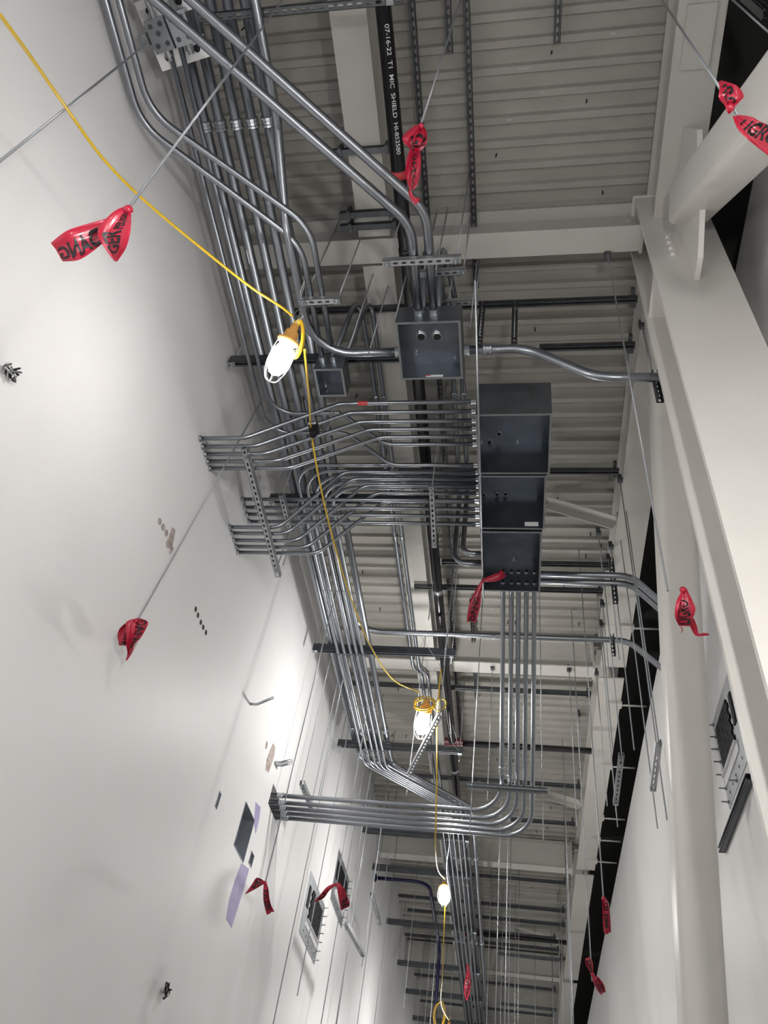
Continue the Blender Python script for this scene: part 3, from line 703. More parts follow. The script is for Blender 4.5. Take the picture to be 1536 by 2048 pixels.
def wrap_text(name, txt, fn, material, parent, nx=10, ny=4, bold=.0):   # fn(s, t) with s, t in 0..1 -> world point
    me = text_mesh(txt, 1.0, bold); bm = bmesh.new(); bm.from_mesh(me); bpy.data.meshes.remove(me)
    x0 = min(v.co.x for v in bm.verts); x1 = max(v.co.x for v in bm.verts); y0 = min(v.co.y for v in bm.verts); y1 = max(v.co.y for v in bm.verts)
    for k in range(1, nx):
        bmesh.ops.bisect_plane(bm, geom=bm.verts[:] + bm.edges[:] + bm.faces[:], plane_co=(x0 + (x1 - x0) * k / nx, 0, 0), plane_no=(1, 0, 0))
    for k in range(1, ny):
        bmesh.ops.bisect_plane(bm, geom=bm.verts[:] + bm.edges[:] + bm.faces[:], plane_co=(0, y0 + (y1 - y0) * k / ny, 0), plane_no=(0, 1, 0))
    b = Vector(parent['_b'])
    for v in bm.verts: v.co = fn((v.co.x - x0) / (x1 - x0), (v.co.y - y0) / (y1 - y0)) - b
    nme = bpy.data.meshes.new(name); bm.to_mesh(nme); bm.free()
    return link(name, nme, material, parent, b)
ya, yb = aZ(773, 45, ZP).y, aZ(790, 305, ZP).y
def onpipe(s, t):                      # reads along the pipe on its lower right side
    a = math.radians(-84 + 32 * t); R_ = RP + .0006
    return Vector((xp + R_ * math.cos(a), ya + (yb - ya) * s, ZP + R_ * math.sin(a)))
wrap_text('print', '07-16-22  T1  MIC  SHIELD  HI-852580', onpipe, M_WHITEINK, pp, 30, 5, .008)
# branch pipes
for i, (v, x1, l) in enumerate([(1491, .83, 'black branch pipe running right from a red fitting past the five conduits'), (1872, .80, 'black branch pipe far along the corridor')]):
    y = aZ(1000, v, ZP).y
    o = obj('branch_pipe', MB().tube([(xp, y, ZP), (x1, y, ZP)], .036, 16), M_BLACK)
    q = MB(); q.lathe((xp, y, ZP), X, [(-.09, .06), (.09, .06), (.09, .045), (.13, .045)], 14); obj('red_fitting', q, mat('dark_red_fitting', (.10, .012, .018), .4), o)
    lab(o, l, 'pipe')
# dark blue pipe far left
zb = 5.0; P = [aZ(757, 1758, zb), aZ(800, 1760, zb), aZ(858, 1766, zb), aZ(876, 1896, zb)]
yy = P[1].y; bl = [Vector((XW, yy, zb)), Vector((P[2].x, yy, zb)), Vector((P[2].x, P[3].y, zb)), Vector((P[2].x, P[3].y + .1, zb - 3.0))]
o = obj('blue_pipe', MB().tube(fillet(bl, .25), .028, 12), M_BLUE)
q = MB(); q.lathe((XW + .01, yy, zb), X, [(0, .06), (.015, .06)], 12); obj('wall_flange', q, M_BLUE, o)
lab(o, 'dark blue pipe bending away from the left wall far off', 'pipe')

# ---------------------------------------------------------------- hanging rods (single)
def vrod(u, v, z, vbot, label, clamp=True, zlow=None):
    p = aZ(u, v, z); zl = zdown(p.x, p.y, vbot) if zlow is None else zlow
    return rod((p.x, p.y, zl), (p.x, p.y, z), label, clamp=clamp), p, zl
vr = [(1240, 958, 1640, 'long rod from the clamp beside the stacked boxes, down the right side'), (1222, 1092, 1500, 'rod from the upper of two close beam clamps'), (1217, 1117, 1320, 'short rod from the lower of two close beam clamps'),
      (1205, 1208, 1345, 'rod from the beam clamp right of the lowest box'), (1203, 1248, 1500, 'rod from the beam clamp above the long cross conduit'), (1193, 1345, 1612, 'rod from the beam clamp level with the second cross beam'),
      (985, 1335, 1600, 'rod from the second cross beam left of the five conduits'), (1138, 1338, 1652, 'rod from the second cross beam right of the five conduits')]
for u, v, vb, l in vr: vrod(u, v, ZB - .005, vb, l)
for u, v, vb, l in [(1284, 650, 745, 'short rod from the clamp left of the big column down to the S shaped conduit'), (1197, 1064, 1142, 'short rod from a small black clamp above the two thick cross conduits'), (1158, 1428, 1500, 'short rod from a small black clamp near the five conduits')]:
    vrod(u, v, ZD - .05 if u == 1158 else ZB - .005, vb, l)
# rods that carry tape
r4, p4, z4 = vrod(1215, 508, ZB - .005, 1182, 'long rod with red tape in front of the big column')
p5 = aZ(1147, 1165, ZS); b5 = aY(1207, 1800, p5.y); p5 = Vector((b5.x, b5.y, ZD))
rod(b5, p5, 'long rod with tape hanging before the right wall')
p6 = aY(1184, 1962, 6.6); rod(p6, (p6.x, p6.y, ZD), 'rod with the lowest right hand tape bow')
pE = aX(530, 1768, -1.72); rod(pE, (pE.x, pE.y, ZD), 'rod with tape beside the square wall opening')
pF = aX(672, 1778, -1.62); rod(pF, (pF.x, pF.y, ZD), 'rod with tape in front of the wall cable frames')
pD = Vector((-2.02, 3.075, 2.415)); rod(aD(272, 1246, 4.13), aZ(528, 792, 4.6), 'rod with tape close to the left wall')
pB_ = aD(842, 250, 3.3); rod(aD(826, 300, 3.35), aZ(930, -30, 5.3), 'rod with shiny red tape at the top middle')
pA = aD(256, 418, 2.15); rod(pA, aZ(570, -6, 4.65), 'near rod with red tape at upper left')
pG = aD(-20, 338, 2.2); rod(pG, aZ(292, 88, 4.55), 'bare near rod at the left picture edge')
pC = aD(1478, 235, 2.4); rod(pC, aZ(1318, -10, 4.6), 'near rod with red tape at the top right')
rod(aD(1560, 85, 3.4), aD(1460, -5, 3.6), 'bright rod in the top right corner')
pk = aZ(940, 1945, 4.2); rod(pk, (pk.x, pk.y, ZS), 'far rod with the smallest tape')
p = aD(1524, 20, 3.5); strut(p - Vector((0, 0, .10)), p + Vector((0, 0, .5)), (0, -1, 0), 'galvanised strut end in the top right corner', True)
# bare rods in the middle and far part of the corridor
mid = [(700, 690, 4.33, 'bare rod ending behind the small open box'), (738, 705, 4.40, 'bare rod between the two open boxes'), (655, 862, 4.45, 'bare rod reaching down to the kicked conduits'), (940, 655, 4.40, 'bare rod at the right side of the open box'),
       (790, 640, 4.45, 'bare rod at the left side of the open box'), (868, 560, 4.60, 'bare rod behind the pair of thick conduits'), (905, 1240, 4.5, 'bare rod left of the tape below the boxes'), (888, 1330, 4.4, 'bare rod holding the second lamp'),
       (1020, 1220, 4.75, 'bare rod behind the five conduits'), (637, 1592, 3.4, 'bare rod just above the five horizontal conduits at left'), (566, 1130, 4.3, 'bare rod through the lower kicked row'), (857, 1240, 4.6, 'bare rod beside the black pipe near the cross conduit')]
for u, v, z, l in mid:
    p = aZ(u, v, z); rod(p, (p.x, p.y, ZD), l)
far = [(745, 7.6, -1.9), (752, 8.3, -1.85), (772, 9.0, -1.9), (790, 9.8, -1.95), (806, 10.8, -1.95), (818, 11.8, -1.95), (690, 7.0, -1.9)]
for i, (u, y, x) in enumerate(far):
    rod((x + .05 * (i % 3), y, 2.1 - .1 * i), (x + .05 * (i % 3), y, ZD), ORD[i] + ' bare rod from the camera along the far left wall', group='bare rods along the far left wall')
farr = [(-.20, 8.6), (-.12, 9.3), (-.10, 11.0), (.02, 12.6), (-.03, 13.4), (.55, 9.0), (.62, 10.4), (.68, 11.6), (.66, 13.0), (.72, 14.2), (.60, 15.2), (-.4, 12.2), (.30, 14.8)]
for i, (x, y) in enumerate(farr):
    rod((x, y, 2.2), (x, y, ZD - .1), ORD[i] + ' bare rod, counted left group first, in the far right half of the corridor', group='bare rods in the far right half')
farm = [(-1.55, 12.3), (-1.25, 13.2), (-1.45, 14.4), (-1.1, 15.0), (-1.7, 15.6), (-1.35, 16.5)]
for i, (x, y) in enumerate(farm):
    rod((x, y, 3.4), (x, y, ZD), ORD[i] + ' bare rod around the far blue pipe', group='bare rods around the far blue pipe')

# ---------------------------------------------------------------- temporary lamps and cord
def lamp(c, d, label, size=1.0, glow=None):
    c = Vector(c); d = Vector(d).normalized(); k = size; r = empty('string_lamp', c)
    b = MB(); b.lathe(c, d, [(0, .026 * k), (.02 * k, .042 * k), (.05 * k, .050 * k), (.10 * k, .052 * k), (.14 * k, .046 * k), (.165 * k, .030 * k), (.175 * k, .010 * k)], 16, True)
    obj('bulb', b, glow or M_LAMP, r)
    q = MB(); q.lathe(c, -d, [(-.004, .040 * k), (.012 * k, .058 * k), (.022 * k, .058 * k), (.026 * k, .040 * k), (.07 * k, .034 * k), (.075 * k, .022 * k), (.11 * k, .020 * k)], 16, True)
    obj('socket', q, M_ORG, r)
    a = Vector((1, 0, 0)) if abs(d.x) < .8 else Vector((0, 1, 0)); u = (a - d * a.dot(d)).normalized(); w_ = d.cross(u)
    for i in range(6):                 # wire guard
        an = i * math.pi / 3; e = u * math.cos(an) + w_ * math.sin(an)
        obj('guard_wire', MB().tube(catmull([c + e * .058 * k, c + d * .05 * k + e * .064 * k, c + d * .13 * k + e * .062 * k, c + d * .20 * k + e * .035 * k, c + d * .215 * k], 3), .0016, 5), M_CAGE, r)
    q = MB(); cc = c - d * .11 * k; q.tube(fillet([cc, cc - d * .03, cc - d * .05 + u * .02, cc - d * .075], .01), .003, 6); obj('hook', q, M_WIRE, r)
    return lab(r, label, 'lamp')
LAc = aZ(574, 688, 3.22); LAd = aZ(548, 745, 3.10) - LAc
lamp(LAc, LAd, 'nearest glowing lamp hanging from a yellow coil by the small box', .95, M_LAMP3)
LBc = aZ(849, 1425, 4.0); lamp(LBc, aZ(840, 1475, 3.85) - LBc, 'second glowing lamp below the wire coil in the middle', 1.15)
LCc = aZ(888, 1780, 3.72); lamp(LCc, aZ(888, 1812, 3.5) - LCc, 'third glowing lamp on the cord near the far conduits', 1.1)
LDc = Vector((-.95, 12.9, 3.35)); lamp(LDc, (0, .1, -1), 'fourth lamp on the cord, at the lower picture edge')
LEc = Vector((-1.02, 17.6, 3.3)); lamp(LEc, (0, .1, -1), 'fifth lamp, farthest along the cord')
LFc = Vector((-.75, -1.15, 1.70)); lamp(LFc, (0, .1, -1), 'lamp on the cord behind the camera', 1.1, M_LAMP2)
LGc = Vector((.50, -.35, 1.25)); lamp(LGc, (0, .1, -1), 'added fill lamp behind the camera toward the right wall', 1.1, M_LAMP_FILL)  # unseen lamp, added to brighten the face of the big column
def cord(pts, label, r=.0062, n=6, material=None, name='power_cord', cat='cord'):
    return lab(obj(name, MB().tube(catmull(pts, n), r, 8), material or M_YEL), label, cat)
hA = aZ(585, 632, 3.42); tA = aZ(622, 858, 4.0)
zc = [(0, 30, 2.35), (60, 112, 2.6), (130, 212, 2.85), (205, 316, 2.98), (290, 402, 3.1), (400, 494, 3.22), (500, 573, 3.32), (560, 612, 3.39)]
zp = [aZ(*q) for q in zc]
cord([LFc + Vector((0, 0, .1)), LFc + Vector((-.02, .25, .35)), zp[0] + (zp[0] - zp[1]) * 1.2] + zp + [hA], 'yellow cord sagging from the upper left to the nearest lamp')
hB = aZ(838, 1384, 4.12)
cord([aZ(609, 700, 3.30), aZ(613, 740, 3.45), aZ(619, 810, 3.78), tA, aZ(632, 925, 3.98), aZ(648, 1005, 4.0), aZ(672, 1100, 4.0), aZ(703, 1200, 4.0), aZ(740, 1290, 4.02), aZ(785, 1358, 4.06), hB], 'yellow cord from the nearest lamp down to the second lamp')
tB = aZ(882, 1338, 4.25); cY = aY(872, 1640, 6.05)
cord([tB, aZ(879, 1370, 4.15), aZ(874, 1440, 4.0), aY(874, 1540, 6.0), cY, aY(871, 1700, 6.5), aY(876, 1740, 8.0), LCc + Vector((0, 0, .12))], 'yellow cord from the second lamp past the five conduits to the third lamp', n=8)
cord([LCc + Vector((.02, .02, -.02)), aY(888, 1860, 9.6), aY(885, 1950, 10.6), aY(882, 2008, 11.9), LDc + Vector((0, 0, .12))], 'yellow cord running on from the third lamp')
# coils of spare cord
def coil(c, u, v, r0, n, wob, label, rr=.006):
    c = Vector(c); u = Vector(u).normalized(); v = Vector(v); v = (v - u * v.dot(u)).normalized(); w_ = u.cross(v); pts = []
    for k in range(n * 14 + 1):
        a = 2 * math.pi * k / 14; t = k / (n * 14)
        pts.append(c + u * math.cos(a) * r0[0] * (1 + .1 * math.sin(3.1 * t * n)) + v * math.sin(a) * r0[1] * (1 + .12 * math.cos(2.3 * t * n)) + w_ * (t - .5) * wob)
    return cord(pts, label, rr, 2, name='cord_coil', cat='coil')
cA = (aZ(598, 643, 3.42) + aZ(590, 712, 3.27)) / 2
coil(cA, aZ(598, 643, 3.42) - aZ(590, 712, 3.27), RM @ Vector((1, 0, 0)), (.092, .030), 4, .05, 'bundled yellow coil above the nearest lamp')
cB = aZ(850, 1408, 4.05)
coil(cB, (1, 0, .1), (0, .3, 1), (.09, .085), 3, .05, 'loose round yellow coil above the second lamp')
coil(aZ(880, 1410, 4.02), (1, 0, -.2), (0, .3, 1), (.05, .085), 1, .02, 'single yellow cord loop right of the second lamp')
coil(aY(879, 2030, 12.6), (0, 0, 1), (1, .3, 0), (.16, .07), 3, .08, 'small yellow coil at the bottom edge')
# tie wires holding the cord
def ties(pts, label, r=.0022): return lab(obj('tie_wire', MB().tube(catmull(pts, 4), r, 5), M_WIRE), label, 'wire')
ties([hA + Vector((0, 0, .0)), aZ(600, 615, 3.9), aZ(612, 598, zk3), aZ(600, 590, 4.35), aZ(610, 560, 4.4), aZ(602, 600, 4.3), aZ(597, 645, 3.42)], 'wire tying the coil to the short strut above the small box')
ties([aZ(595, 645, 3.42), aZ(612, 618, 4.0), aZ(614, 608, zk3)], 'second wire strand at the short strut above the small box')
ties([tB, aZ(872, 1318, 4.45), aZ(820, 1240, 4.7), aZ(800, 1190, 4.75)], 'slack wire from the second lamp up to the high conduits')
ties([aZ(850, 1395, 4.1), aZ(868, 1340, 4.2), tB], 'wire between the loose coil and its hook')
ties([tB, aZ(900, 1470, 4.3), aZ(918, 1500, 4.6), aZ(905, 1450, 4.5)], 'wire looping past the red pipe fitting', .002)
ties([aY(905, 1640, 7.6), aY(897, 1700, 8.2), aY(893, 1740, 8.8), aY(900, 1790, 9.1)], 'thin wire above the third lamp', .003)
# clamp that holds the cord at the kicked conduits
r = obj('cord_clamp', MB().obox(tA + Vector((.02, 0, .0)), Vector((.03, 0, .01)), Vector((0, .02, 0)), Vector((-.01, 0, .035))).lathe(tA + Vector((.02, 0, -.03)), (0.2, 0, -1), [(0, .02), (.03, .028), (.05, .016)], 8), M_RUB)
q = MB(); q.lathe(tA + Vector((-.02, -.02, .03)), (1, 0, .2), [(0, .012), (.05, .012)], 6); obj('screw', q, M_GALV2, r)
lab(r, 'dark clamp holding the yellow cord at the upper kicked row', 'clamp')

# ---------------------------------------------------------------- red barricade tape tied to the rods
def cr(P, i, t):
    n = len(P); a, b, c, d = P[max(i - 1, 0)], P[i], P[min(i + 1, n - 1)], P[min(i + 2, n - 1)]
    return .5 * ((2 * b) + (c - a) * t + (2 * a - 5 * b + 4 * c - d) * t * t + (3 * b - a - 3 * c + d) * t ** 3)
def ribbon_fn(rows, depth, amp, ph):
    Lp = [aD(*l, depth + dd) for l, r_, dd in rows]; Rp = [aD(*r_, depth + dd) for l, r_, dd in rows]; n = len(rows)
    fwd = RM @ Vector((0, 0, 1))
    def fn(s, t, off=0.):
        x = min(max(s, 0), .9999) * (n - 1); i = int(x); f = x - i
        p = cr(Lp, i, f).lerp(cr(Rp, i, f), t)
        wdt = (cr(Lp, i, f) - cr(Rp, i, f)).length
        k = min(1, wdt / .05)
        return p + fwd * (k * amp * (math.sin(2.2 * math.pi * t + ph + 3 * s) + .6 * math.sin(5.1 * math.pi * t + 1.7 * ph + 6 * s)) - off)
    return fn
def flag(name_pts, depth, label, lobes, amp=.010):
    base = aD(*name_pts, depth); r = empty('tape_flag', base)
    for k, (rows, texts) in enumerate(lobes):
        rows = [(l, rr, dd) for l, rr, dd in rows]; fn = ribbon_fn(rows, depth, amp, 1.3 * k + depth)
        NS, NT = 18, 10; mb = MB()
        for side in (0, .0008):
            o = len(mb.v)
            mb.add([fn(i / NS, j / NT, -side) for i in range(NS + 1) for j in range(NT + 1)],
                   [(i * (NT + 1) + j, i * (NT + 1) + j + 1, (i + 1) * (NT + 1) + j + 1, (i + 1) * (NT + 1) + j) for i in range(NS) for j in range(NT)], True)
        me = bpy.data.meshes.new('tail'); me.from_pydata([tuple(q - base) for q in mb.v], [], mb.f); me.polygons.foreach_set('use_smooth', mb.sm)
        t_ = link('tail', me, M_RED, r, base); t_['_b'] = tuple(base)
        for txt, s0, s1, t0, t1 in texts:
            wrap_text('lettering', txt, lambda x, y: fn(s0 + (s1 - s0) * x, t0 + (t1 - t0) * y, .0016), M_INK, t_, 12, 6, .028)
    q = MB(); q.lathe(base, (.2, .1, 1), [(-.012, .008), (-.006, .013), (.006, .013), (.012, .008)], 10, True); obj('knot', q, M_RED, r)
    return lab(r, label, 'tape flag')
flag((256, 420), 2.15, 'large red tape flag at upper left with two spread tails', [
    ([((243, 422), (256, 440), .02), ((213, 437), (225, 468), .03), ((168, 450), (192, 500), .01), ((132, 463), (160, 521), -.01), ((103, 487), (126, 523), 0)], [('DANG', .38, .97, .92, .30), ('GA', .05, .33, .95, .25)]),
    ([((246, 414), (262, 424), 0), ((222, 428), (264, 438), -.02), ((196, 462), (262, 462), -.03), ((207, 492), (252, 493), -.02), ((228, 522), (234, 523), 0)], [('GER', .86, .48, .72, .14), ('PELIGRO', .46, .10, .75, .42)])], .0045)
flag((842, 252), 3.30, 'shiny red tape with knot in front of the slotted strut at the top', [
    ([((832, 250), (850, 257), 0), ((808, 270), (854, 276), -.03), ((806, 284), (852, 290), -.03), ((818, 298), (842, 301), 0), ((823, 304), (832, 306), .01)], [('GL', .15, .80, .30, .95)]),
    ([((820, 300), (838, 302), 0), ((813, 320), (842, 318), -.02), ((811, 350), (841, 345), -.02), ((816, 370), (834, 370), 0), ((820, 377), (826, 379), .01)], [('DANG', .85, .10, .40, .68)]),
    ([((817, 376), (823, 380), 0), ((818, 390), (828, 392), .02), ((825, 402), (838, 396), .02), ((832, 410), (840, 400), .02)], [])], .012)
flag((1460, 215), 2.40, 'dark red tape with knot against the diagonal tube at top right', [
    ([((1437, 163), (1450, 161), 0), ((1438, 178), (1472, 172), -.02), ((1437, 196), (1483, 197), -.02), ((1448, 212), (1474, 209), 0), ((1456, 228), (1462, 226), 0)], [('RO', .2, .75, .15, .8)]),
    ([((1465, 233), (1476, 231), 0), ((1474, 258), (1498, 238), -.02), ((1492, 280), (1522, 246), -.03), ((1512, 297), (1550, 252), -.02), ((1540, 313), (1580, 262), 0)], [('LIGRO', .2, .95, .35, .85)])], .010)
flag((272, 1242), 4.10, 'red tape hanging on a rod by the left wall with its shadow beside', [
    ([((264, 1238), (283, 1236), 0), ((252, 1246), (298, 1243), -.02), ((254, 1270), (290, 1262), -.03), ((254, 1292), (275, 1286), -.02), ((255, 1307), (262, 1309), 0), ((251, 1321), (254, 1321), 0)], [('DANG', .16, .66, .38, .95)]),
    ([((258, 1241), (268, 1241), .03), ((240, 1257), (262, 1262), .02), ((233, 1275), (256, 1285), .01), ((236, 1290), (250, 1292), .02)], [('OOT MA', .25, .95, .55, .90)])], .012)
flag((530, 1766), aX(530, 1768, -1.72).dot(RM @ Vector((0, 0, 1))), 'red tape bow with letters below the square wall opening', [
    ([((529, 1762), (531, 1766), 0), ((514, 1755), (523, 1772), -.02), ((503, 1770), (508, 1780), -.02), ((490, 1788), (492, 1788), 0)], [('NA', .25, .7, .2, .9)]),
    ([((528, 1766), (533, 1766), 0), ((526, 1782), (537, 1780), -.02), ((526, 1802), (539, 1798), -.02), ((530, 1818), (543, 1812), -.01), ((534, 1829), (549, 1823), 0)], [('PELIG', .82, .22, .15, .85)])], .008)
flag((672, 1770), aX(672, 1778, -1.62).dot(RM @ Vector((0, 0, 1))), 'red tape bow in front of the left wall cable frames', [
    ([((671, 1766), (673, 1770), 0), ((655, 1774), (658, 1782), -.02), ((643, 1786), (648, 1796), -.02), ((628, 1803), (632, 1804), 0)], [('D', .55, .85, .1, .9)]),
    ([((671, 1766), (680, 1766), 0), ((674, 1776), (688, 1776), -.02), ((677, 1794), (693, 1788), -.02), ((681, 1815), (700, 1808), 0), ((684, 1821), (694, 1814), 0)], [('ER', .92, .55, .9, .2)])], .008)
d4 = Vector((p4.x, p4.y, z4)).dot(RM @ Vector((0, 0, 1)))
flag((1366, 1180), d4, 'red tape with large letters hanging before the diagonal tube and column', [
    ([((1362, 1184), (1372, 1175), 0), ((1353, 1200), (1380, 1196), -.02), ((1349, 1220), (1388, 1215), -.03), ((1349, 1237), (1388, 1232), -.02), ((1358, 1253), (1380, 1251), 0)], [('LIGRO', .94, .28, .78, .18)]),
    ([((1374, 1242), (1386, 1236), 0), ((1382, 1258), (1394, 1254), .01), ((1391, 1271), (1398, 1267), .01), ((1405, 1272), (1408, 1266), 0), ((1419, 1271), (1417, 1267), 0)], []),
    ([((1361, 1254), (1363, 1253), 0), ((1364, 1260), (1366, 1260), 0), ((1361, 1266), (1362, 1266), 0)], [])], .010)
d5 = b5.dot(RM @ Vector((0, 0, 1)))
flag((1207, 1797), d5, 'narrow red tape strip over the shaded right wall', [
    ([((1203, 1798), (1211, 1796), 0), ((1204, 1815), (1219, 1811), -.02), ((1206, 1842), (1221, 1838), -.02), ((1209, 1868), (1222, 1866), 0)], [('PELIG', .82, .2, .85, .2)])], .010)
d6 = p6.dot(RM @ Vector((0, 0, 1)))
flag((1185, 1949), d6, 'twisted red tape bow low at the right', [
    ([((1170, 1919), (1178, 1913), 0), ((1172, 1930), (1186, 1926), -.02), ((1180, 1945), (1187, 1942), 0), ((1184, 1951), (1187, 1950), 0)], [('DA', .15, .7, .2, .85)]),
    ([((1184, 1950), (1188, 1950), 0), ((1187, 1965), (1199, 1957), -.02), ((1194, 1980), (1209, 1972), -.02), ((1202, 1989), (1211, 1984), 0)], [('GRO', .85, .3, .15, .85)])], .008)
zJ = aZ(964, 1166, 4.25).dot(RM @ Vector((0, 0, 1)))
flag((965, 1163), zJ, 'red tape tied to the bright rod below the lowest open box', [
    ([((963, 1158), (967, 1164), 0), ((985, 1150), (985, 1164), -.02), ((998, 1145), (1000, 1160), -.02), ((1003, 1139), (1012, 1152), 0)], []),
    ([((961, 1163), (966, 1166), 0), ((950, 1184), (962, 1188), -.01), ((940, 1204), (962, 1206), -.02), ((935, 1226), (957, 1226), -.02), ((933, 1243), (951, 1245), 0)], [('DANG', .95, .35, .85, .2)])], .010)
dK = pk.dot(RM @ Vector((0, 0, 1)))
flag((935, 1945), dK, 'tiny red tape far away over the conduit bundle', [
    ([((932, 1928), (936, 1928), 0), ((933, 1943), (940, 1943), 0), ((929, 1962), (942, 1960), -.02), ((928, 1985), (940, 1983), -.02), ((932, 2001), (935, 2000), 0)], [('PELIG', .9, .42, .85, .2)])], .010)

# ---------------------------------------------------------------- things on and in the walls
def sleeve(h, depth, label, t=.004, material=None):
    y0, y1, z0, z1 = h; r = empty('wall_sleeve', (XW - depth / 2, (y0 + y1) / 2, z0)); m_ = material or M_SLV
    for nme, p, q in (('side', (y0, z0), (y0 + t, z1)), ('side', (y1 - t, z0), (y1, z1)), ('bottom', (y0, z0), (y1, z0 + t)), ('top', (y0, z1 - t), (y1, z1))):
        obj(nme, MB().box((XW - depth, p[0], p[1]), (XW + .004, q[0], q[1])), m_, r)
    obj('back', MB().box((XW - depth - .004, y0, z0), (XW - depth, y1, z1)), M_SLV if depth > .1 else M_DARK, r)
    return lab(r, label, 'sleeve')
sleeve(H_MAIN, .12, 'square steel lined opening in the left wall')
sleeve(H_S1, .08, 'small device box recess left of the square wall opening', .006)
sleeve(H_S2, .08, 'small device box recess just below the square wall opening', .006)
def wallpoly(pxs, X_, thick): 
    pts = [aX(u, v, X_) for u, v in pxs]; return MB().prism(pts, (thick, 0, 0))
lab(obj('sealant_patch', wallpoly([(483, 1726), (498, 1738), (488, 1775), (463, 1856), (452, 1838), (458, 1800), (470, 1760)], XW, .0016), M_PURP), 'long lavender sealant smear below the square wall opening', 'sealant')
lab(obj('sealant_patch', wallpoly([(511, 1604), (521, 1614), (518, 1640), (511, 1668), (508, 1646)], XW, .0016), M_PURP), 'small lavender sealant patch right of the square wall opening', 'sealant')
# round holes
def wall_disc(u, v, r_, X_=XW, m_=None, parent=WL, name='round_hole'):
    p = aX(u, v, X_); s = 1 if X_ < 0 else -1
    q = MB(); q.lathe(p, (s, 0, 0), [(0, r_ * 1.12), (.003, r_ * 1.12), (.003, r_), (.0008, r_)], 14); o = obj(name, q, M_GREYP, parent)
    obj('dark_inside', MB().lathe(p + Vector((s * .001, 0, 0)), (s, 0, 0), [(0, r_ * .97), (.0006, r_ * .97)], 14), m_ or M_DARK, o)
for u, v in [(319, 1043), (326, 1054.5), (332, 1066)]: wall_disc(u, v, .020, m_=M_GREYP)
for u, v in [(391, 1218.5), (395.5, 1230.5), (401, 1244.5), (406, 1254.5), (411.5, 1265)]: wall_disc(u, v, .018)
a = aX(336, 1090, XW); q = MB()
q.prism([aX(u, v, XW) for u, v in [(345, 1055), (349, 1060), (347, 1075), (343, 1092), (346, 1098), (341, 1108), (338, 1108), (340, 1095), (333, 1096), (332, 1085), (337, 1075)]], (.006, 0, 0))
lab(obj('putty_patch', q, M_GREYP), 'ragged beige putty patch beside three small wall holes', 'patch')
q = MB(); q.prism([aX(u, v, XW) for u, v in [(546, 1487), (550, 1495), (547, 1515), (537, 1545), (531, 1540), (533, 1520), (540, 1500)]], (.004, 0, 0))
lab(obj('putty_patch', q, M_GREYP), 'ragged brown hole rim around two conduit stubs in the left wall', 'patch')
q = MB(); q.prism([aX(u, v, XW) for u, v in [(533, 1482), (535, 1486), (533, 1498), (530, 1497)]], (.004, 0, 0))
lab(obj('putty_patch', q, M_GREYP), 'small dark scar above the two conduit stubs', 'patch')
def stub(px0, px1, X1, label, r_=.011):
    p = aX(*px0, XW - .02); e = aX(*px1, X1); k = Vector((XW + .05, p.y, p.z))
    o = obj('conduit_stub', MB().tube(fillet([p, k, e], .03), r_, 10), M_GALV2)
    q = MB(); d = (e - k).normalized(); q.lathe(e - d * .02, d, [(0, r_ * 1.15), (.022, r_ * 1.15)], 10); obj('end_cap', q, M_STK, o)
    return lab(o, label, 'conduit stub')
stub((497, 1408), (547, 1395), XW + .20, 'single short stub bending out of the left wall')
stub((545, 1524), (585, 1520), XW + .15, 'upper of two short stubs out of the left wall')
stub((548, 1530), (588, 1525), XW + .15, 'lower of two short stubs out of the left wall')
# tangles of short wires
def tangle(u, v, s_, n, label):
    c = aX(u, v, XW); r = empty('wire_tangle', c); 
    for k in range(n):
        e = [Vector((random.uniform(.2, 1), random.uniform(-1, 1), random.uniform(-1, 1))) * s_ for _ in range(3)]
        obj('wire', MB().tube(catmull([c, c + e[0], c + e[1] * .9, c + e[2]], 4), .004, 6), [M_RUB, M_WIRE, M_STRUT][k % 3], r)
    return lab(r, label, 'wires')
tangle(12, 742, .045, 9, 'tangle of wire ends at the left picture edge')
tangle(325, 1981, .05, 7, 'small dark wire tangle low on the left wall')
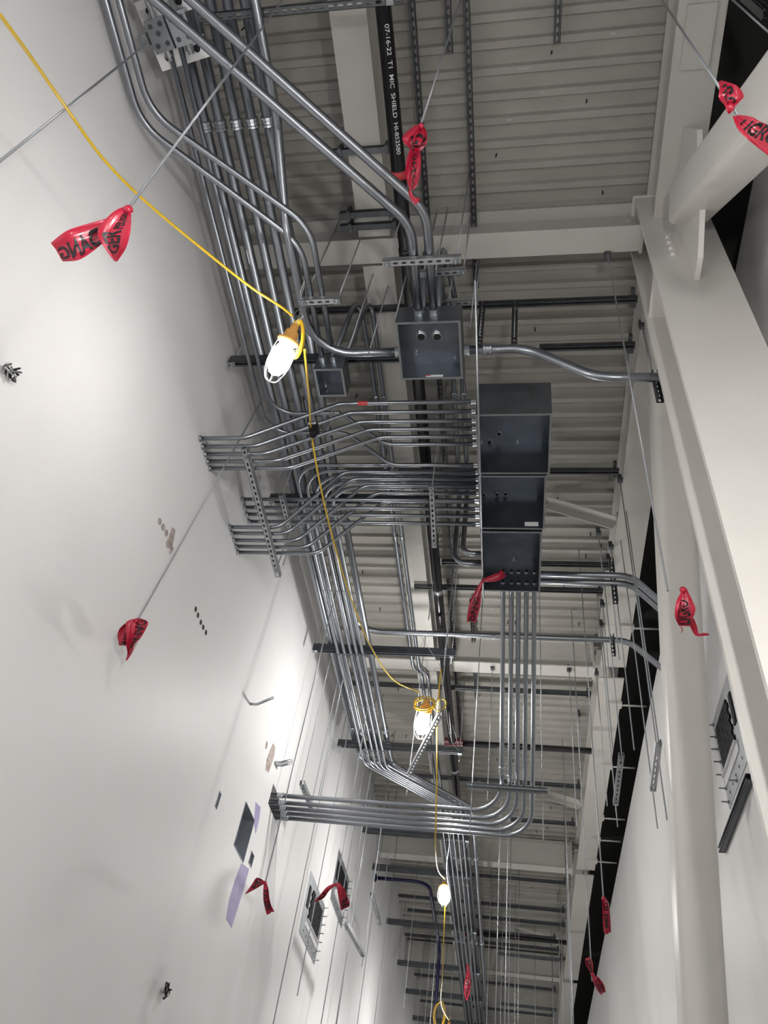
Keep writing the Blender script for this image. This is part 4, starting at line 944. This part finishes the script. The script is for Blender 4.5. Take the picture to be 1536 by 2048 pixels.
# cable transit frames
def transit(Xp, s, y0, y1, z0, z1, label, bar=True, rows_=8, cols=4):
    r = empty('cable_frame', (Xp, (y0 + y1) / 2, z0)); t = .006; w_, h_ = y1 - y0, z1 - z0
    bx = lambda a, b, c, d, e0, e1: MB().box((min(Xp + s * e0, Xp + s * e1), y0 + w_ * a, z0 + h_ * c), (max(Xp + s * e0, Xp + s * e1), y0 + w_ * b, z0 + h_ * d))
    obj('frame_plate', bx(0, 1, 0, 1, 0, t), M_STRUTL, r)
    ya, yb, za, zb_ = .22, .86, .34, .84
    for i in range(rows_):
        for j in range(cols):
            dy = (yb - ya) / cols; dz = (zb_ - za) / rows_; o_ = (.5 * dy if i % 2 else 0)
            b0 = ya + j * dy + o_ * .5; obj('rubber_module', bx(b0 + .006, min(b0 + dy - .006, yb), za + i * dz + .004, za + (i + 1) * dz - .004, t, t + .012), M_RUB, r)
    obj('wedge_bar', bx(.18, .92, .20, .30, t, .014), M_SS, r); obj('wedge_bar', bx(.18, .92, .30, .312, t, .032), M_SS, r)
    obj('side_bar', bx(.06, .15, .45, .80, t, .014), M_RUB, r)
    for i in range(7):
        for yy_ in ((.95,) if i else (.95, .5)):
            q = MB(); c = Vector((Xp + s * t, y0 + w_ * yy_, z0 + h_ * (.05 + i * .15))); q.lathe(c, (s, 0, 0), [(0, .013), (.01, .013), (.01, .006), (.05, .006)], 6); obj('bolt', q, M_GALV2, r)
    for i in range(5):
        q = MB(); c = Vector((Xp + s * t, y0 + w_ * (.15 + i * .17), z0 + h_ * .10)); q.lathe(c, (s, 0, 0), [(0, .012), (.004, .012), (.004, .008), (.007, .008)], 8); obj('bolt', q, M_GALV2, r)
    return lab(r, label, 'cable frame')
A = hole_rect((621.7, 1742), (628, 1929), XW); transit(XW, 1, *A, 'nearer black and steel cable frame bolted to the left wall')
A = hole_rect((677.7, 1697.7), (682, 1857), XW); transit(XW, 1, *A, 'farther black and steel cable frame on the left wall behind tape')
yf = aX(1426, 1447, XR).y; zt = aX(1426, 1447, XR).z; zl_ = aX(1460, 1620, XR).z
transit(XR, -1, yf - .62, yf, zl_, zt, 'black and steel cable frame on the right wall behind the column')
p = aX(1497, 1553, XR - .03); q_ = aX(1442, 1703, XR - .03)
strut((XR - .025, p.y, p.z), (XR - .025, q_.y, p.z), (-1, 0, 0), 'dark channel along the right wall below the cable frame', True)
